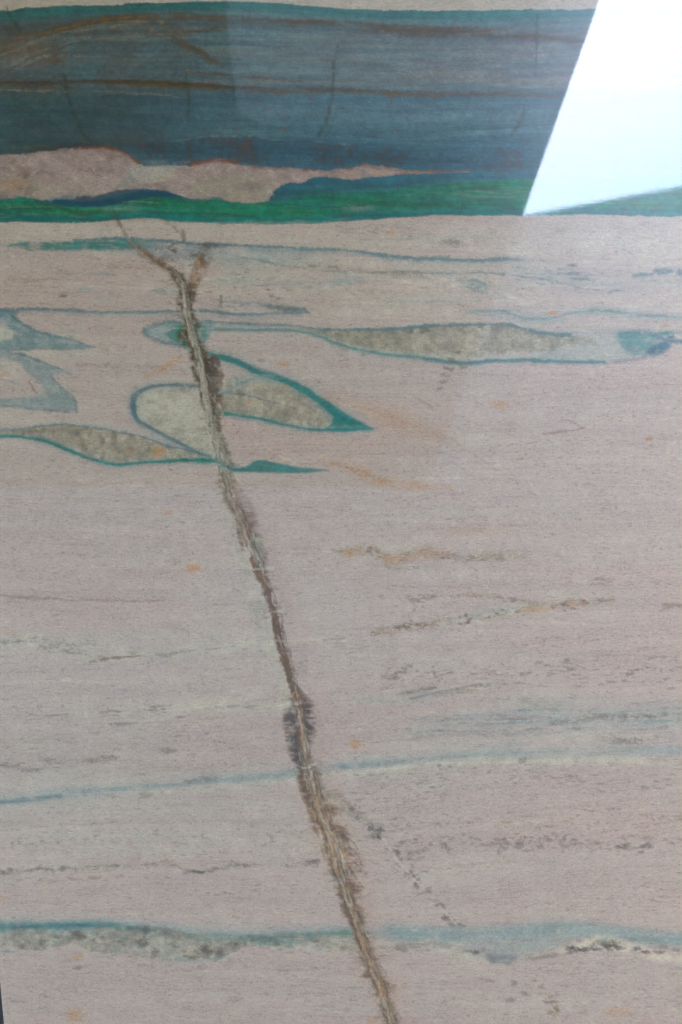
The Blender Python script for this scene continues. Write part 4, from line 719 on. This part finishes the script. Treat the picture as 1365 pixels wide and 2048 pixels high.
# ---- tone of each mineral: crystals, fibres and cloudy patches differ in depth
gW = Wt[IDX['green']] + Wt[IDX['teal']] + Wt[IDX['deep']]; bW = Wt[IDX['slate']] + Wt[IDX['sky']]; qW = Wt[IDX['quartz']] + Wt[IDX['mauve']] + Wt[IDX['cream']] * .5; kW = Wt[IDX['brown']] + Wt[IDX['olive']] + Wt[IDX['smoke']]
upper = (Y0 < 450)
gs = fbm(FU / 70, FV / 5.5, 1501, 5, .6); cr = fbm(X0 / 9, Y0 / 8, 1511, 4, .65); cl = fbm(X0 / 30, Y0 / 22, 1521, 4); bs = fbm(FU / 90, FV / 7, 1531, 5, .6)
lt = gW * (.34 * gs + .30 * mott + .22 * cr + .2 * cl) + bW * (.20 * bs + .22 * cr + .16 * cl) + qW * (.16 * cr + .16 * mott + .34 * cl + .12 * fine) + kW * (.34 * cr + .25 * mott)
lt = lt + (Wt[0] + Wt[1]) * (.09 * fbm(FU / 300, FV / 20, 1541, 5) + .05 * cl + .05 * cr)
inband = upper * (gW + bW)
lt = lt + inband * (.30 * fbm(FU / 260, FV / 13, 1551, 5, .65) + .14 * fine + .16 * fbm(FU / 120, FV / 4.5, 1553, 4, .6))
LTX += (-.26) * sst(150, 240, Y0) * (1 - sst(285, 320, Y0)) * (1 - sst(150, 520, X0)) * M01(streak2 + mottL, -1.4, .2)  # darker reflection at upper left, put into the stone's tone
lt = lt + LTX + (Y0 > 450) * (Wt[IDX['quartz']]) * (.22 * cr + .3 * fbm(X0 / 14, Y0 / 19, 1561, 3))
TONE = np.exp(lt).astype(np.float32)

# ------------------------------------------------------------------ slab mesh
dx = (X0 - CX) / F_PX; dz = (CY - Y0) / F_PX
den = nvec[1] + dz * nvec[2]
t = DIST * nvec[1] / den
PX = dx * t; PZ = dz * t
PYr = t                                    # distance along +Y
V = (PZ * math.cos(th) + (PYr - DIST) * math.sin(th))     # metres up the face
ny, nx = X0.shape
# slab object sits at its lower left corner, on bearers just above the ground
root = loc(0, 0)
org = np.array([float(PX[-1, 0]), float(root[1] + uvec[1] * V[-1, 0]), float(root[2] + uvec[2] * V[-1, 0])])
top = np.stack([PX.ravel(), (DIST + uvec[1] * V).ravel(), (EYE + uvec[2] * V).ravel()], 1) - org
ii = np.arange(nx * ny).reshape(ny, nx)
ring = np.concatenate([ii[0, :], ii[1:, -1], ii[-1, -2::-1], ii[-2:0:-1, 0]])
ctr = top[ring].mean(0)
rim0 = top[ring]; outd = rim0 - ctr; outd /= np.linalg.norm(outd, axis=1)[:, None]
rng = np.random.RandomState(3); jit = (rng.rand(len(ring), 1) * .0012)
r1 = rim0 + outd * .0003 - nvec * .0012
r2 = rim0 - outd * (.0006 + jit) - nvec * .030
N0 = nx * ny; nr = len(ring)
verts = np.concatenate([top, r1, r2]).astype(np.float32)
q = np.stack([ii[:-1, :-1].ravel(), ii[1:, :-1].ravel(), ii[1:, 1:].ravel(), ii[:-1, 1:].ravel()], 1)
k = np.arange(nr); k2 = (k + 1) % nr
s1 = np.stack([ring[k], ring[k2], N0 + k2, N0 + k], 1); s2 = np.stack([N0 + k, N0 + k2, N0 + nr + k2, N0 + nr + k], 1)
quads = np.concatenate([q, s1, s2]).astype(np.int32)
me = bpy.data.meshes.new('stone_slab')
nloop = len(quads) * 4 + nr
me.vertices.add(len(verts)); me.vertices.foreach_set('co', verts.ravel())
me.loops.add(nloop); me.polygons.add(len(quads) + 1)
me.loops.foreach_set('vertex_index', np.concatenate([quads.ravel(), (N0 + nr + k[::1])]).astype(np.int32))
me.polygons.foreach_set('loop_start', np.append(np.arange(len(quads)) * 4, len(quads) * 4).astype(np.int32))
me.update(calc_edges=True)
mi = np.zeros(len(quads) + 1, np.int32); mi[len(q):] = 1
me.polygons.foreach_set('material_index', mi)
allidx = np.concatenate([np.arange(N0), ring, ring])
for a_i in range(4):
    at = me.attributes.new('mineral_%d' % (a_i + 1), 'FLOAT_COLOR', 'POINT')
    dat = Wt[a_i * 4:a_i * 4 + 4].reshape(4, -1).T[allidx]
    at.data.foreach_set('color', np.ascontiguousarray(dat, dtype=np.float32).ravel())
at = me.attributes.new('flow', 'FLOAT_VECTOR', 'POINT')
fl = np.stack([FU.ravel(), FV.ravel(), np.zeros(N0)], 1)[allidx]
at.data.foreach_set('vector', np.ascontiguousarray(fl, dtype=np.float32).ravel())
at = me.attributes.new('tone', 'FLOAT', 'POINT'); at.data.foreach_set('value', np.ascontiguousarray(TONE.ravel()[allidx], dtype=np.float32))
slab = bpy.data.objects.new('stone_slab', me); C.objects.link(slab); slab.location = tuple(org)
tag(slab, 'polished pink-grey quartzite slab with teal and green veins and one long brown fracture', 'stone slab')

# ------------------------------------------------------------------ stone material
K_ILL = (1.08, 1.33, 1.88)
def lin(c):
    c = c / 255; return c / 12.92 if c <= .04045 else ((c + .055) / 1.055) ** 2.4
SPEC_OFF = .012
def stone(name, polished):
    m = bpy.data.materials.new(name); m.use_nodes = True; t = m.node_tree; N = t.nodes; Lk = t.links
    b = N['Principled BSDF']
    acc = None
    for a_i in range(4):
        at = N.new('ShaderNodeAttribute'); at.attribute_name = 'mineral_%d' % (a_i + 1)
        sp = N.new('ShaderNodeSeparateColor'); Lk.new(at.outputs['Color'], sp.inputs[0])
        for c in range(4):
            col = [max((lin(v) - SPEC_OFF) / k_, .003) for v, k_ in zip(PIG[NAMES[a_i * 4 + c]], K_ILL)]
            sc = N.new('ShaderNodeVectorMath'); sc.operation = 'SCALE'; sc.inputs[0].default_value = col
            Lk.new(sp.outputs[c] if c < 3 else at.outputs['Alpha'], sc.inputs['Scale'])
            if acc is None: acc = sc.outputs[0]
            else:
                ad = N.new('ShaderNodeVectorMath'); ad.operation = 'ADD'; Lk.new(acc, ad.inputs[0]); Lk.new(sc.outputs[0], ad.inputs[1]); acc = ad.outputs[0]
    fa = N.new('ShaderNodeAttribute'); fa.attribute_name = 'flow'
    def noise(sx, sy, det, off=0, out=0):
        mp = N.new('ShaderNodeMapping'); mp.inputs['Scale'].default_value = (1 / sx, 1 / sy, 1); mp.inputs['Location'].default_value = (off, off, off)
        Lk.new(fa.outputs['Vector'], mp.inputs[0])
        n = N.new('ShaderNodeTexNoise'); n.inputs['Scale'].default_value = 1; n.inputs['Detail'].default_value = det; n.inputs['Roughness'].default_value = .6
        Lk.new(mp.outputs[0], n.inputs['Vector']); return n.outputs[out]
    def remap(s, a, c, lo, hi):
        r = N.new('ShaderNodeMapRange'); r.inputs[1].default_value = a; r.inputs[2].default_value = c; r.inputs[3].default_value = lo; r.inputs[4].default_value = hi
        Lk.new(s, r.inputs[0]); return r.outputs[0]
    def mul(v, f):
        s = N.new('ShaderNodeVectorMath'); s.operation = 'SCALE'; Lk.new(v, s.inputs[0]); Lk.new(f, s.inputs['Scale']); return s.outputs[0]
    acc = mul(acc, remap(noise(11, 3.0, 3), .3, .7, .88, 1.12))          # fibres
    acc = mul(acc, remap(noise(3.4, 3.0, 2, 7), .3, .7, .84, 1.16))      # crystal grain
    ta = N.new('ShaderNodeAttribute'); ta.attribute_name = 'tone'; acc = mul(acc, ta.outputs['Fac'])
    # slight hue drift from grain to grain
    cn = noise(5, 4, 2, 13, 1)
    mx = N.new('ShaderNodeVectorMath'); mx.operation = 'MULTIPLY_ADD'; Lk.new(cn, mx.inputs[0]); mx.inputs[1].default_value = (.50, .34, .46); mx.inputs[2].default_value = (.75, .83, .77)
    mm = N.new('ShaderNodeVectorMath'); mm.operation = 'MULTIPLY'; Lk.new(acc, mm.inputs[0]); Lk.new(mx.outputs[0], mm.inputs[1]); acc = mm.outputs[0]
    Lk.new(acc, b.inputs['Base Color'])
    if polished:
        b.inputs['Roughness'].default_value = .36; b.inputs['IOR'].default_value = 1.6
        b.inputs['Coat Weight'].default_value = 1; b.inputs['Coat IOR'].default_value = 1.66
        r = remap(noise(90, 60, 4, 21), .3, .7, .022, .034); Lk.new(r, b.inputs['Coat Roughness'])
        bp = N.new('ShaderNodeBump'); bp.inputs['Strength'].default_value = .02; bp.inputs['Distance'].default_value = .0004
        Lk.new(noise(7, 5, 2, 31), bp.inputs['Height']); Lk.new(bp.outputs[0], b.inputs['Coat Normal'])
    else:
        b.inputs['Roughness'].default_value = .85
    return m
me.materials.append(stone('polished_quartzite', True)); me.materials.append(stone('sawn_quartzite', False))
# bearer under the slab
bz = float(org[2]) - .004
tm = mat('timber', (.22, .15, .09), .8, scale=12)
tag(prism('timber_bearer', [(-.9, DIST - .50), (1.3, DIST - .50), (1.3, DIST - .1), (-.9, DIST - .1)], 0, max(bz, .05) - .01, tm), 'long timber bearer below the slab carrying its lower edge', 'timber')
